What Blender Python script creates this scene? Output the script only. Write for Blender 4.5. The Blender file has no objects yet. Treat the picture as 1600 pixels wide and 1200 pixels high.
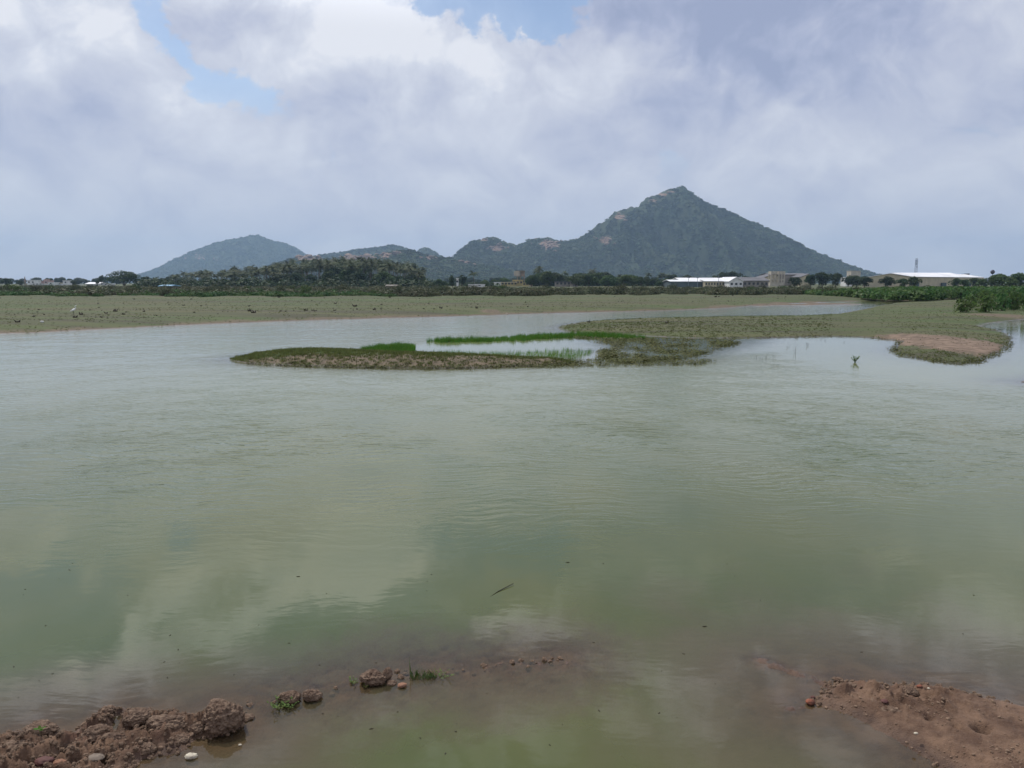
import bpy, math, random
import numpy as np
from mathutils import Vector

random.seed(7)
RNG = np.random.default_rng(7)
sc = bpy.context.scene
COL = sc.collection
R = math.radians

# ------------------------------------------------------------------ camera
CAMH = 2.5
F = 1164.0
PITCH = math.atan((600 - 442) / F)
cam_d = bpy.data.cameras.new('camera')
cam = bpy.data.objects.new('camera', cam_d)
COL.objects.link(cam)
cam.location = (0, 0, CAMH)
cam.rotation_euler = (math.pi / 2 - PITCH, 0, 0)
cam_d.sensor_width = 36.0
cam_d.lens = 36.0 * F / 1600.0
cam_d.clip_start = 0.05
cam_d.clip_end = 30000
sc.camera = cam
sc.view_settings.view_transform = 'Standard'
sc.view_settings.look = 'None'
sc.view_settings.gamma = 1
sc.view_settings.exposure = 0
sc.view_settings.use_curve_mapping = False
sc.render.engine = 'CYCLES'
sc.cycles.use_denoising = True
sc.cycles.max_bounces = 8
sc.cycles.transparent_max_bounces = 12
sc.cycles.volume_bounces = 0


def pdir(px, py):
    u = (px - 800) / F
    v = (600 - py) / F
    cp, sp = math.cos(PITCH), math.sin(PITCH)
    return u, cp + v * sp, -sp + v * cp


def G(px, py, z=0.0):
    """where the sight line of a point of the photograph meets the level z"""
    x, y, zz = pdir(px, py)
    t = (z - CAMH) / zz
    return x * t, y * t


def P(px, py, Y):
    x, y, z = pdir(px, py)
    t = Y / y
    return x * t, Y, CAMH + z * t


def azel(px, py):
    x, y, z = pdir(px, py)
    n = math.sqrt(x * x + y * y + z * z)
    return math.atan2(x, y), abs(math.asin(z / n))


# ------------------------------------------------------------------ sun and sky
SUN_EL, SUN_AZ = R(57), R(-38)
sv = Vector((math.sin(SUN_AZ) * math.cos(SUN_EL), math.cos(SUN_AZ) * math.cos(SUN_EL), math.sin(SUN_EL)))
sun_d = bpy.data.lights.new('sun', 'SUN')
sun = bpy.data.objects.new('sun', sun_d)
COL.objects.link(sun)
sun_d.energy = 3.2
sun_d.angle = R(0.6)
sun_d.color = (1.0, 0.955, 0.89)
sun.rotation_euler = sv.to_track_quat('Z', 'Y').to_euler()

world = bpy.data.worlds.new('World')
sc.world = world
world.use_nodes = True
HAZE_DENSITY = 1.45e-4


class NT:
    """short node builder"""

    def __init__(s, tree):
        s.t = tree
        s.n = tree.nodes
        s.l = tree.links

    def node(s, typ, **kw):
        nd = s.n.new(typ)
        for k, v in kw.items():
            setattr(nd, k, v)
        return nd

    def put(s, sock, v):
        if v is None:
            return
        if isinstance(v, bpy.types.NodeSocket):
            s.l.new(v, sock)
        elif isinstance(v, (tuple, list)):
            if len(v) == 3 and sock.type == 'RGBA':
                v = (*v, 1)
            sock.default_value = v
        else:
            sock.default_value = v

    def m(s, op, a, b=None, c=None, clamp=False):
        nd = s.node('ShaderNodeMath', operation=op, use_clamp=clamp)
        s.put(nd.inputs[0], a)
        s.put(nd.inputs[1], b)
        s.put(nd.inputs[2], c)
        return nd.outputs[0]

    def vm(s, op, a, b=None):
        nd = s.node('ShaderNodeVectorMath', operation=op)
        s.put(nd.inputs[0], a)
        if op == 'SCALE':
            s.put(nd.inputs['Scale'], b)
        else:
            s.put(nd.inputs[1], b)
        return nd.outputs[0]

    def noise(s, vec, scale, detail=4, rough=0.5, dist=0.0, out=0):
        nd = s.node('ShaderNodeTexNoise')
        s.put(nd.inputs['Vector'], vec)
        nd.inputs['Scale'].default_value = scale
        nd.inputs['Detail'].default_value = detail
        nd.inputs['Roughness'].default_value = rough
        nd.inputs['Distortion'].default_value = dist
        return nd.outputs[out]

    def ramp(s, v, a, b, lo=0.0, hi=1.0, smooth=True):
        nd = s.node('ShaderNodeMapRange', interpolation_type='SMOOTHSTEP' if smooth else 'LINEAR')
        s.put(nd.inputs[0], v)
        nd.inputs[1].default_value = a
        nd.inputs[2].default_value = b
        nd.inputs[3].default_value = lo
        nd.inputs[4].default_value = hi
        return nd.outputs[0]

    def mix(s, f, a, b, typ='MIX'):
        nd = s.node('ShaderNodeMix', data_type='RGBA', blend_type=typ)
        s.put(nd.inputs[0], f)
        s.put(nd.inputs[6], a)
        s.put(nd.inputs[7], b)
        return nd.outputs[2]

    def attr(s, name):
        nd = s.node('ShaderNodeAttribute', attribute_name=name)
        return nd.outputs['Fac']

    def mapping(s, vec, sca, rot=(0, 0, 0), loc=(0, 0, 0)):
        nd = s.node('ShaderNodeMapping')
        s.put(nd.inputs[0], vec)
        nd.inputs['Location'].default_value = loc
        nd.inputs['Rotation'].default_value = rot
        nd.inputs['Scale'].default_value = sca
        return nd.outputs[0]


def build_world():
    t = world.node_tree
    t.nodes.clear()
    w = NT(t)
    tc = w.node('ShaderNodeTexCoord')
    d = tc.outputs['Generated']
    sep = w.node('ShaderNodeSeparateXYZ')
    w.put(sep.inputs[0], d)
    x, y, z = sep.outputs
    az = w.m('ARCTAN2', x, y)
    el = w.m('ARCSINE', z)
    zc = w.m('MAXIMUM', z, 0.0)
    inv = w.m('DIVIDE', 1.0, w.m('ADD', zc, 0.75))
    cmb = w.node('ShaderNodeCombineXYZ')
    w.put(cmb.inputs[0], w.m('MULTIPLY', x, inv))
    w.put(cmb.inputs[1], w.m('MULTIPLY', y, inv))
    p = cmb.outputs[0]
    warp = w.vm('SCALE', w.vm('SUBTRACT', w.noise(p, 3.6, 4, 0.55, out=1), (0.5, 0.5, 0.5)), 0.22)
    p1 = w.vm('ADD', p, warp)
    p2 = w.vm('SCALE', p1, 0.955)      # the same field a little higher up: its difference is the lit side
    D1 = w.noise(p1, 6.0, 10, 0.57)
    D2 = w.noise(p2, 6.0, 6, 0.50)
    big = w.noise(p, 2.2, 3, 0.5)
    # edges of the soft blobs are torn by this offset
    tear = w.vm('SCALE', w.vm('SUBTRACT', w.noise(p, 7.5, 10, 0.66, out=1), (0.5, 0.5, 0.5)), 0.24)
    sp2 = w.node('ShaderNodeSeparateXYZ')
    w.put(sp2.inputs[0], tear)
    azt = w.m('ADD', az, sp2.outputs[0])
    elt = w.m('ADD', el, w.m('MULTIPLY', sp2.outputs[1], 0.55))

    def blobs(lst):
        tot = None
        for px, py, rx, ry, wt in lst:
            a0, e0 = azel(px, py)
            dx = w.m('MULTIPLY', w.m('SUBTRACT', azt, a0), 1.0 / (rx * 0.00086))
            dy = w.m('MULTIPLY', w.m('SUBTRACT', elt, e0), 1.0 / (ry * 0.00086))
            r2 = w.m('ADD', w.m('MULTIPLY', dx, dx), w.m('MULTIPLY', dy, dy))
            g = w.m('MULTIPLY', w.m('EXPONENT', w.m('MULTIPLY', r2, -1.0)), wt)
            tot = g if tot is None else w.m('ADD', tot, g)
        return tot

    # holes in the cloud; a point below the horizon stands for the sky mirrored there
    cov = blobs([(240, 15, 38, 36, -.30), (285, 80, 36, 36, -.32), (345, 138, 55, 26, -.30), (420, 165, 60, 20, -.12),
                 (690, 0, 60, 35, -.45), (850, 15, 80, 55, -.50), (930, 75, 50, 35, -.22),
                 (700, 930, 110, 60, -.42), (850, 840, 70, 60, -.36), (560, 1010, 200, 60, -.40), (60, 970, 130, 70, -.30),
                 (560, 90, 170, 60, .25), (90, 80, 120, 60, .25), (780, 120, 120, 45, .3), (1200, 80, 300, 90, .35),
                 (1000, 900, 300, 120, .25), (560, 800, 200, 70, .2)])
    bri = blobs([(60, 60, 120, 55, .22), (210, 70, 55, 50, .22), (300, 158, 45, 18, .42), (420, 205, 110, 38, .24),
                 (600, 60, 150, 55, .16), (790, 110, 110, 40, .22), (420, 90, 90, 45, .14), (1520, 40, 90, 60, .16),
                 (90, 165, 130, 30, -.12), (390, 30, 75, 25, -.18), (640, 185, 120, 28, -.12), (370, 262, 240, 30, -.07),
                 (1190, 90, 135, 46, -.46), (1090, 10, 220, 36, -.30), (1260, 40, 160, 70, -.08), (1400, 15, 120, 40, -.10), (1000, 85, 60, 30, .12),
                 (1215, 258, 42, 14, .34), (1340, 240, 55, 20, .34), (1020, 247, 40, 11, .18), (510, 258, 40, 9, .28), (1280, 60, 30, 12, .12),
                 (640, 800, 130, 70, .30), (430, 890, 160, 45, .18), (1100, 880, 260, 110, -.42), (700, 790, 160, 45, .45), (560, 890, 90, 50, .55), (400, 960, 160, 40, .35), (900, 960, 40, 90, .12), (150, 850, 200, 60, .25), (150, 1010, 160, 50, .2), (1500, 930, 140, 90, .06),
                 (640, 1120, 300, 60, -.1)])
    dens = w.m('ADD', w.m('ADD', D1, w.m('MULTIPLY', w.m('SUBTRACT', big, 0.5), 0.5)), cov)
    cover = w.ramp(dens, 0.24, 0.38)
    lit = w.m('ADD', w.m('MULTIPLY', w.m('SUBTRACT', D1, D2), 2.7), w.m('MULTIPLY', w.m('SUBTRACT', D1, 0.5), 0.9))
    lum = w.m('ADD', w.m('ADD', 0.45, lit), w.m('MULTIPLY', bri, 1.15))
    # towards the horizon the clouds sink into the thick air
    low = w.ramp(el, 0.06, 0.36)
    lum = w.m('ADD', w.m('MULTIPLY', w.m('SUBTRACT', lum, 0.45), w.m('MULTIPLY_ADD', low, 0.62, 0.24)), 0.52, clamp=True)
    cr = w.node('ShaderNodeValToRGB')
    els = cr.color_ramp.elements
    els[0].position = 0.0
    els[0].color = (0.34, 0.385, 0.55, 1)
    els[1].position = 1.0
    els[1].color = (0.86, 0.87, 0.92, 1)
    for pos, c in ((0.22, (0.425, 0.465, 0.625)), (0.42, (0.535, 0.565, 0.695)), (0.64, (0.64, 0.665, 0.765)), (0.82, (0.72, 0.745, 0.83))):
        e = els.new(pos)
        e.color = (*c, 1)
    w.put(cr.inputs[0], lum)
    sky = w.node('ShaderNodeTexSky', sky_type='NISHITA')
    sky.sun_disc = False
    sky.sun_elevation = SUN_EL
    sky.sun_rotation = SUN_AZ % (2 * math.pi)
    sky.air_density = 1.0
    sky.dust_density = 0.7
    sky.ozone_density = 1.6
    bg1 = w.node('ShaderNodeBackground')
    w.put(bg1.inputs[0], sky.outputs[0])
    bg1.inputs[1].default_value = 0.12
    bg2 = w.node('ShaderNodeBackground')
    w.put(bg2.inputs[0], cr.outputs[0])
    # nearer the sun the sunlit cloud tops outshine what a photograph can hold
    gain = w.m('MULTIPLY', w.ramp(el, 0.30, 0.44), w.ramp(lum, 0.42, 0.85))
    w.put(bg2.inputs[1], w.m('MULTIPLY_ADD', gain, 1.0, 1.0))
    cover = w.m('MAXIMUM', cover, w.ramp(el, 0.26, 0.10))
    cover = w.m('MULTIPLY_ADD', cover, 0.74, 0.20)
    mx = w.node('ShaderNodeMixShader')
    w.put(mx.inputs[0], cover)
    w.l.new(bg1.outputs[0], mx.inputs[1])
    w.l.new(bg2.outputs[0], mx.inputs[2])
    out = w.node('ShaderNodeOutputWorld')
    w.l.new(mx.outputs[0], out.inputs[0])


build_world()


# ------------------------------------------------------------------ noise in numpy
def _h(ix, iy, iz, seed):
    h = (ix.astype(np.int64) * 374761393 + iy.astype(np.int64) * 668265263 + iz.astype(np.int64) * 2147483647 // 7 + seed * 1274126177) & 0xFFFFFFFF
    h = ((h ^ (h >> 13)) * 1274126177) & 0xFFFFFFFF
    h = ((h ^ (h >> 16)) * 2246822519) & 0xFFFFFFFF
    return ((h ^ (h >> 15)) & 0xFFFFFF) / float(0xFFFFFF)


def vnoise2(x, y, seed=0):
    ix, iy = np.floor(x), np.floor(y)
    fx, fy = x - ix, y - iy
    fx = fx * fx * fx * (fx * (fx * 6 - 15) + 10)
    fy = fy * fy * fy * (fy * (fy * 6 - 15) + 10)
    z = np.zeros_like(ix)
    a, b = _h(ix, iy, z, seed), _h(ix + 1, iy, z, seed)
    c, d = _h(ix, iy + 1, z, seed), _h(ix + 1, iy + 1, z, seed)
    return (a * (1 - fx) + b * fx) * (1 - fy) + (c * (1 - fx) + d * fx) * fy


def fbm2(x, y, oct=5, rough=0.5, seed=0):
    """-1 .. 1"""
    s = np.zeros_like(x, dtype=float)
    a, tot = 1.0, 0.0
    for o in range(oct):
        ca, sa = math.cos(o * 1.3), math.sin(o * 1.3)
        xx, yy = (x * ca - y * sa) * 2.03 ** o, (x * sa + y * ca) * 2.03 ** o
        s += a * (vnoise2(xx + 17.3 * o, yy - 9.1 * o, seed + o) * 2 - 1)
        tot += a
        a *= rough
    return s / tot


def vnoise3(x, y, z, seed=0):
    i = [np.floor(v) for v in (x, y, z)]
    f = [v - k for v, k in zip((x, y, z), i)]
    f = [k * k * (3 - 2 * k) for k in f]
    r = 0
    for dx in (0, 1):
        for dy in (0, 1):
            for dz in (0, 1):
                wgt = (f[0] if dx else 1 - f[0]) * (f[1] if dy else 1 - f[1]) * (f[2] if dz else 1 - f[2])
                r = r + wgt * _h(i[0] + dx, i[1] + dy, i[2] + dz, seed)
    return r


def fbm3(p, sc_, oct=4, rough=0.5, seed=0):
    s, a, tot = 0, 1.0, 0.0
    for o in range(oct):
        q = p * sc_ * 2.03 ** o + 3.7 * o
        s = s + a * (vnoise3(q[:, 0], q[:, 1], q[:, 2], seed + o) * 2 - 1)
        tot += a
        a *= rough
    return s / tot


def sdf_poly(x, y, poly):
    """positive inside"""
    poly = np.asarray(poly, float)
    best = np.full(x.shape, 1e18)
    inside = np.zeros(x.shape, bool)
    n = len(poly)
    for i in range(n):
        ax, ay = poly[i]
        bx, by = poly[(i + 1) % n]
        ex, ey = bx - ax, by - ay
        L = ex * ex + ey * ey + 1e-12
        t = np.clip(((x - ax) * ex + (y - ay) * ey) / L, 0, 1)
        dx, dy = x - ax - t * ex, y - ay - t * ey
        best = np.minimum(best, dx * dx + dy * dy)
        cond = ((ay > y) != (by > y))
        if abs(ey) > 1e-12:
            cond &= x < (y - ay) * ex / ey + ax
            inside ^= cond
    d = np.sqrt(best)
    return np.where(inside, d, -d)


def dist_line(x, y, pts):
    best = np.full(x.shape, 1e18)
    for (ax, ay), (bx, by) in zip(pts[:-1], pts[1:]):
        ex, ey = bx - ax, by - ay
        L = ex * ex + ey * ey + 1e-12
        t = np.clip(((x - ax) * ex + (y - ay) * ey) / L, 0, 1)
        best = np.minimum(best, (x - ax - t * ex) ** 2 + (y - ay - t * ey) ** 2)
    return np.sqrt(best)


def sstep(v, a, b):
    t = np.clip((v - a) / (b - a), 0, 1)
    return t * t * (3 - 2 * t)


# ------------------------------------------------------------------ the lie of the land
def gp(pts, z=0.0):
    return [G(a, b, z) for a, b in pts]


MEADOW = gp([(-1500, 640), (-700, 556), (-300, 535), (0, 522), (60, 520.5), (100, 518), (200, 513), (300, 508), (400, 504), (500, 500.5), (560, 499), (600, 497.5), (700, 495),
             (800, 491.5), (900, 489), (1000, 486.5), (1060, 485), (1100, 483), (1150, 480.5), (1180, 477.5), (1240, 474), (1300, 472), (1360, 470.5), (1415, 469.5)]) + \
    [G(1500, 466), (200, 130), (1500, 500), (6000, 9000), (-6000, 9000), (-2500, 200)]
BAR = gp([(1150, 479), (1200, 475.8), (1300, 473.8), (1370, 475.2), (1300, 476.4), (1200, 478)])
SPIT = gp([(1418, 470.0), (1395, 474), (1368, 478.5), (1340, 485), (1310, 490.5), (1240, 494), (1100, 496), (1000, 498), (920, 502), (880, 508), (868, 513), (885, 519), (950, 522.5),
           (1000, 525), (1060, 528), (1110, 529), (1200, 527.5), (1240, 527), (1300, 525.5), (1350, 526.5), (1390, 530), (1414, 535), (1398, 545), (1404, 552), (1420, 557),
           (1450, 562), (1490, 568), (1512, 566), (1530, 562), (1555, 550), (1574, 536), (1577, 524), (1556, 514), (1528, 510), (1545, 505), (1600, 499), (1700, 492), (1950, 484)]) + \
    [(150, 60), (260, 130)]
ISLET = gp([(356, 562), (375, 557), (400, 553), (440, 549), (500, 548), (560, 549), (640, 553), (700, 555), (760, 557), (820, 560), (880, 563), (903, 566),
            (890, 569), (820, 572), (740, 575), (660, 576), (600, 575), (500, 573), (430, 570.5), (385, 567)])
SHOAL = gp([(870, 522), (950, 526), (1060, 531), (1115, 530), (1200, 531), (1150, 545), (1110, 556), (1070, 566), (1000, 569), (950, 560), (925, 552), (930, 545), (940, 538), (890, 530)])
SLIVER = gp([(1588, 597), (1640, 592), (1750, 596), (1700, 604), (1610, 600)])
LBANK = gp([(-600, 1240), (-200, 1185), (0, 1152), (30, 1142), (60, 1133), (85, 1141), (105, 1150), (125, 1140), (140, 1128), (160, 1118), (185, 1108), (215, 1112), (240, 1114), (280, 1120), (312, 1122),
            (330, 1104), (362, 1100), (384, 1120), (380, 1138), (350, 1148), (305, 1152), (285, 1172), (262, 1180), (225, 1186), (205, 1200), (190, 1250), (150, 1400), (-800, 1600)])
RBANK = gp([(1262, 1096), (1286, 1088), (1292, 1070), (1318, 1066), (1370, 1068), (1410, 1071), (1440, 1073), (1500, 1082), (1560, 1092), (1600, 1101), (1750, 1128), (2300, 1180), (2300, 1700), (1700, 1400),
            (1540, 1250), (1480, 1205), (1440, 1180), (1400, 1158), (1360, 1132), (1320, 1112), (1285, 1104)])
LRIDGE = gp([(380, 1105), (470, 1088), (580, 1062), (650, 1050), (740, 1044), (830, 1034), (880, 1034)])
RRIDGE = gp([(1300, 1074), (1240, 1050), (1190, 1034)])
RRIDGE2 = gp([(1290, 1104), (1225, 1108)])


def land(x, y):
    """height of the ground and how bare of grass it is"""
    x = np.asarray(x, float)
    y = np.asarray(y, float)
    r = np.hypot(x, y)
    wob = fbm2(x * 0.9, y * 0.9, 4, 0.55, 3) * np.clip(r * 0.012, 0.05, 1.2)
    wobs = fbm2(x * 4.0, y * 4.0, 3, 0.6, 5)
    H = -0.62 + 0.1 * fbm2(x * .3, y * .3, 3, .5, 9)
    bare = np.ones_like(x) * 0.8

    def rise(s, hm, wd, slope=0.12):
        return np.where(s > 0, hm * (1 - np.exp(-np.maximum(s, 0) / wd)), np.maximum(s * slope, -0.9))

    und = fbm2(x * 0.05, y * 0.10, 4, 0.5, 11)
    # far meadow
    s = sdf_poly(x, y, MEADOW) + wob * 0.5
    h = rise(s, 0.42, 5.0) + np.clip(s, 0, 8) / 8 * (0.05 * und + 0.03 * fbm2(x * .35, y * .6, 4, .55, 13))
    # small terraces cut by old water lines
    h += np.where(s > 0, 0.05 * sstep(s + 1.5 * fbm2(x * .12, y * .2, 3, .5, 21), 2.2, 2.5), 0)
    q0, q1 = G(766, 484, .35)
    mo = np.exp(-(((x - q0) / 1.0) ** 2 + ((y - q1) / 1.3) ** 2) ** 1.5)
    h += mo * (.13 + .05 * fbm2(x * 2.5, y * 2.5, 3, .6, 19))
    mb = 1 - sstep(s + 1.8 * fbm2(x * 0.15, y * 0.5, 4, .6, 15), 0.3, 3.0)
    mb = np.maximum(mb * .62, np.minimum(mo * 1.3, .8))
    H = np.maximum(H, h)
    bare = np.where(s > 0, mb, bare)
    s = sdf_poly(x, y, BAR) + wob * 0.1
    h = rise(s, 0.12, 1.0)
    bare = np.where((h > H) & (s > 0), 0.9, bare)
    H = np.maximum(H, h)
    # spit with the sandy mound at its right end
    s = sdf_poly(x, y, SPIT) + wob * 0.35 + wobs * 0.10
    h = rise(s, 0.26, 2.2) + np.clip(s, 0, 3) / 3 * (0.04 * fbm2(x * .3, y * .45, 4, .55, 31))
    mx, my = G(1480, 540)
    md = np.exp(-(((x - mx) / 2.3) ** 2 + ((y - my) / 4.6) ** 2))
    h += np.where(s > 0, 0.10 * md + 0.03 * md * fbm2(x * 2.2, y * 2.2, 5, .6, 33), 0)
    sb = np.clip(sstep(md + 0.55 * fbm2(x * 1.0, y * 0.6, 5, .66, 35), 0.16, 0.52), 0, 1)
    bx, by = G(1560, 496)
    sb = np.maximum(sb, np.exp(-(((x - bx) / 3.0) ** 2 + ((y - by) / 2.5) ** 2)) * 0.9)
    bx, by = G(1488, 482)
    sb = np.maximum(sb, np.exp(-(((x - bx) / 1.3) ** 2 + ((y - by) / 2.0) ** 2)) * 0.8)
    sb = np.maximum(sb, (1 - sstep(s + .5 * wobs, 0.0, 0.5)) * 0.4)
    bare = np.where((h > H) & (s > 0), sb, bare)
    H = np.maximum(H, h)
    # islet: bare washed front slope, grass on the back
    s = sdf_poly(x, y, ISLET) + wobs * 0.07
    h = rise(s, 0.24, 1.1) + np.where(s > 0, 0.035 * fbm2(x * 1.6, y * 1.6, 4, .6, 41), 0)
    cy = np.interp(x, [G(356, 562)[0], G(500, 560)[0], G(700, 562)[0], G(903, 566)[0]], [G(356, 562)[1], G(500, 560)[1] + .3, G(700, 562)[1] + .1, G(903, 567)[1]])
    ib = sstep(cy - y + 1.5 * fbm2(x * 0.8, y * 1.3, 5, .62, 43), -0.5, 1.3) * 0.8
    bare = np.where((h > H) & (s > 0), ib, bare)
    H = np.maximum(H, h)
    # weedy shoal
    s = sdf_poly(x, y, SHOAL) + wob * 0.5
    h = np.where(s > 0, -0.035 + 0.04 * fbm2(x * 1.4, y * 0.9, 5, .6, 51) * sstep(s, 0, 1.5), -0.03 + s * 0.10)
    bare = np.where((h > H) & (s > -0.5), 0.35, bare)
    H = np.maximum(H, h)
    s = sdf_poly(x, y, SLIVER) + wobs * 0.05
    H = np.maximum(H, rise(s, 0.10, 0.4))
    # shelf in front of the camera
    shelf = -0.62 + 0.40 * sstep(-r + 0.35 * fbm2(x * 1.1, y * 1.1, 4, .55, 61), -5.6, -4.2)
    shelf += 0.09 * fbm2(x * 1.0, y * 1.6, 5, .55, 63) * sstep(-r, -6, -4)
    H = np.where(r < 8, np.maximum(H, shelf), H)
    near = r < 9
    if near.any():
        xn, yn = x[near], y[near]
        hn = H[near]
        lump = 1 - np.abs(fbm2(xn * 7, yn * 7, 4, .55, 71))
        lump2 = fbm2(xn * 17, yn * 17, 5, .62, 73)
        s = sdf_poly(xn, yn, LBANK) + 0.035 * fbm2(xn * 9, yn * 9, 4, .6, 75)
        h = np.where(s > 0, 0.070 * (1 - np.exp(-s / 0.07)), np.maximum(s * 0.16, -0.10 + s * 0.08))
        a = sstep(s, -0.02, 0.12)
        h += a * (0.075 * (lump - 0.80) * 2.2 + 0.034 * lump2 + 0.05 * fbm2(xn * 2.6, yn * 2.6, 3, .5, 77))
        hn = np.maximum(hn, h)
        s = sdf_poly(xn, yn, RBANK) + 0.045 * fbm2(xn * 6, yn * 6, 5, .62, 81)
        h = np.where(s > 0, 0.07 * (1 - np.exp(-s / 0.13)), np.maximum(s * 0.10, -0.06 + s * 0.05))
        a = sstep(s, -0.02, 0.15)
        rough = sstep(-dist_line(xn, yn, gp([(1300, 1080), (1400, 1078), (1440, 1080), (1450, 1100)])) + .1 * lump2, -0.22, -0.02)
        rough = np.maximum(rough, np.exp(-(((xn - G(1395, 1108)[0]) / .13) ** 2 + ((yn - G(1395, 1108)[1]) / .12) ** 2)))
        h += a * (0.016 * lump2 + 0.022 * fbm2(xn * 3, yn * 3, 4, .5, 83) + rough * (0.060 * (lump - .8) * 2 + 0.034 * lump2 + 0.012))
        for hx, hy, hr, hd in ((1532, 1140, .045, .075), (1452, 1121, .026, .035), (1495, 1136, .03, .03), (1410, 1100, .03, .03)):
            cx, cy2 = G(hx, hy, 0.06)
            h -= hd * np.exp(-((((xn - cx) / hr) ** 2 + ((yn - cy2) / (hr * .9)) ** 2) ** 1.5))
        hn = np.maximum(hn, h)
        for line, top, wd in ((LRIDGE, 0.012, 0.30), (RRIDGE, 0.026, 0.10), (RRIDGE2, 0.018, 0.08)):
            dd = dist_line(xn, yn, line)
            h = top - 0.028 + 0.030 * (lump - .6) + 0.020 * lump2 - 0.036 * (dd / wd) ** 1.3
            hn = np.maximum(hn, h)
        # the bank the photographer stands on
        h = np.minimum((2.95 - yn + 0.08 * lump2) * 0.4, 0.85)
        hn = np.maximum(hn, h)
        H[near] = hn
    H = np.where((y < 2.0) & (r >= 9), np.maximum(H, np.minimum((2.0 - y) * 0.15, 0.85)), H)
    # behind the meadow the ground rolls a little
    H = np.where(r > 150, H + np.clip((r - 150) / 400, 0, 1) * 0.5 * (1 + und), H)
    return H, np.clip(bare, 0, 1)


def zland(x, y):
    return float(land(np.array([x]), np.array([y]))[0][0])


# ------------------------------------------------------------------ object helpers
def tag(o, label=None, cat=None, group=None, kind=None):
    for k, v in (('label', label), ('category', cat), ('group', group), ('kind', kind)):
        if v is not None:
            o[k] = v
    return o


def mesh_np(name, verts, faces=None, loops=None, starts=None):
    me = bpy.data.meshes.new(name)
    verts = np.asarray(verts, np.float32)
    me.vertices.add(len(verts))
    me.vertices.foreach_set('co', verts.ravel())
    if faces is not None and len(faces):
        faces = np.asarray(faces, np.int32)
        n, k = faces.shape
        me.loops.add(n * k)
        me.loops.foreach_set('vertex_index', faces.ravel())
        me.polygons.add(n)
        me.polygons.foreach_set('loop_start', np.arange(0, n * k, k, dtype=np.int32))
    me.update(calc_edges=True)
    return me


def link(name, me, mat=None, parent=None, smooth=False):
    if mat is not None:
        me.materials.clear()
        me.materials.append(mat)
    if smooth:
        me.polygons.foreach_set('use_smooth', np.ones(len(me.polygons), bool))
    o = bpy.data.objects.new(name, me)
    COL.objects.link(o)
    o.parent = parent
    return o


def empty(name, loc, rz=0.0, scale=1.0):
    o = bpy.data.objects.new(name, None)
    o.empty_display_size = 0.2
    COL.objects.link(o)
    o.location = loc
    o.rotation_euler = (0, 0, rz)
    o.scale = (scale,) * 3 if not isinstance(scale, tuple) else scale
    return o


def copy_tree(o, parent=None):
    c = o.copy()
    COL.objects.link(c)
    c.parent = parent
    for ch in [k for k in KIDS.get(o.name, [])]:
        copy_tree(ch, c)
    return c


KIDS = {}


def note_kids(root):
    for ob in bpy.data.objects:
        if ob.parent is not None and ob.parent.name == root.name:
            KIDS.setdefault(root.name, []).append(ob)


class MB:
    def __init__(s):
        s.v, s.f = [], []

    def add(s, v, f):
        k = len(s.v)
        s.v += [tuple(map(float, p)) for p in v]
        s.f += [tuple(i + k for i in q) for q in f]
        return s

    def box(s, x0, x1, y0, y1, z0, z1):
        v = [(x, y, z) for z in (z0, z1) for y in (y0, y1) for x in (x0, x1)]
        return s.add(v, [(0, 2, 3, 1), (4, 5, 7, 6), (0, 1, 5, 4), (1, 3, 7, 5), (3, 2, 6, 7), (2, 0, 4, 6)])

    def tube(s, pts, rad, n=6, cap=True):
        pts = [Vector(p) for p in pts]
        if not isinstance(rad, (list, tuple)):
            rad = [rad] * len(pts)
        V, Fc = [], []
        for i, p in enumerate(pts):
            d = (pts[min(i + 1, len(pts) - 1)] - pts[max(i - 1, 0)]).normalized()
            a = d.orthogonal().normalized() if abs(d.z) < .98 else Vector((1, 0, 0))
            a = (a - d * a.dot(d)).normalized()
            b = d.cross(a)
            for k in range(n):
                an = 2 * math.pi * k / n
                V.append(p + (a * math.cos(an) + b * math.sin(an)) * rad[i])
        for i in range(len(pts) - 1):
            for k in range(n):
                Fc.append((i * n + k, i * n + (k + 1) % n, (i + 1) * n + (k + 1) % n, (i + 1) * n + k))
        if cap:
            Fc.append(tuple(range(n))[::-1])
            Fc.append(tuple((len(pts) - 1) * n + k for k in range(n)))
        return s.add(V, Fc)

    def blob(s, c, r, seg=10, ring=7):
        V, Fc = [(c[0], c[1], c[2] - r[2])], []
        for i in range(1, ring):
            ph = -math.pi / 2 + math.pi * i / ring
            for k in range(seg):
                th = 2 * math.pi * k / seg
                V.append((c[0] + r[0] * math.cos(ph) * math.cos(th), c[1] + r[1] * math.cos(ph) * math.sin(th), c[2] + r[2] * math.sin(ph)))
        V.append((c[0], c[1], c[2] + r[2]))
        for k in range(seg):
            Fc.append((0, 1 + (k + 1) % seg, 1 + k))
        for i in range(ring - 2):
            for k in range(seg):
                a = 1 + i * seg
                Fc.append((a + k, a + (k + 1) % seg, a + seg + (k + 1) % seg, a + seg + k))
        l = len(V) - 1
        for k in range(seg):
            Fc.append((l, 1 + (ring - 2) * seg + k, 1 + (ring - 2) * seg + (k + 1) % seg))
        return s.add(V, Fc)

    def mesh(s, name):
        me = bpy.data.meshes.new(name)
        me.from_pydata(s.v, [], s.f)
        me.update()
        return me

    def build(s, name, mat=None, parent=None, smooth=False):
        return link(name, s.mesh(name), mat, parent, smooth)


# ------------------------------------------------------------------ materials
def newmat(name):
    m = bpy.data.materials.new(name)
    m.use_nodes = True
    m.node_tree.nodes.clear()
    w = NT(m.node_tree)
    out = w.node('ShaderNodeOutputMaterial')
    return m, w, out


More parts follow.
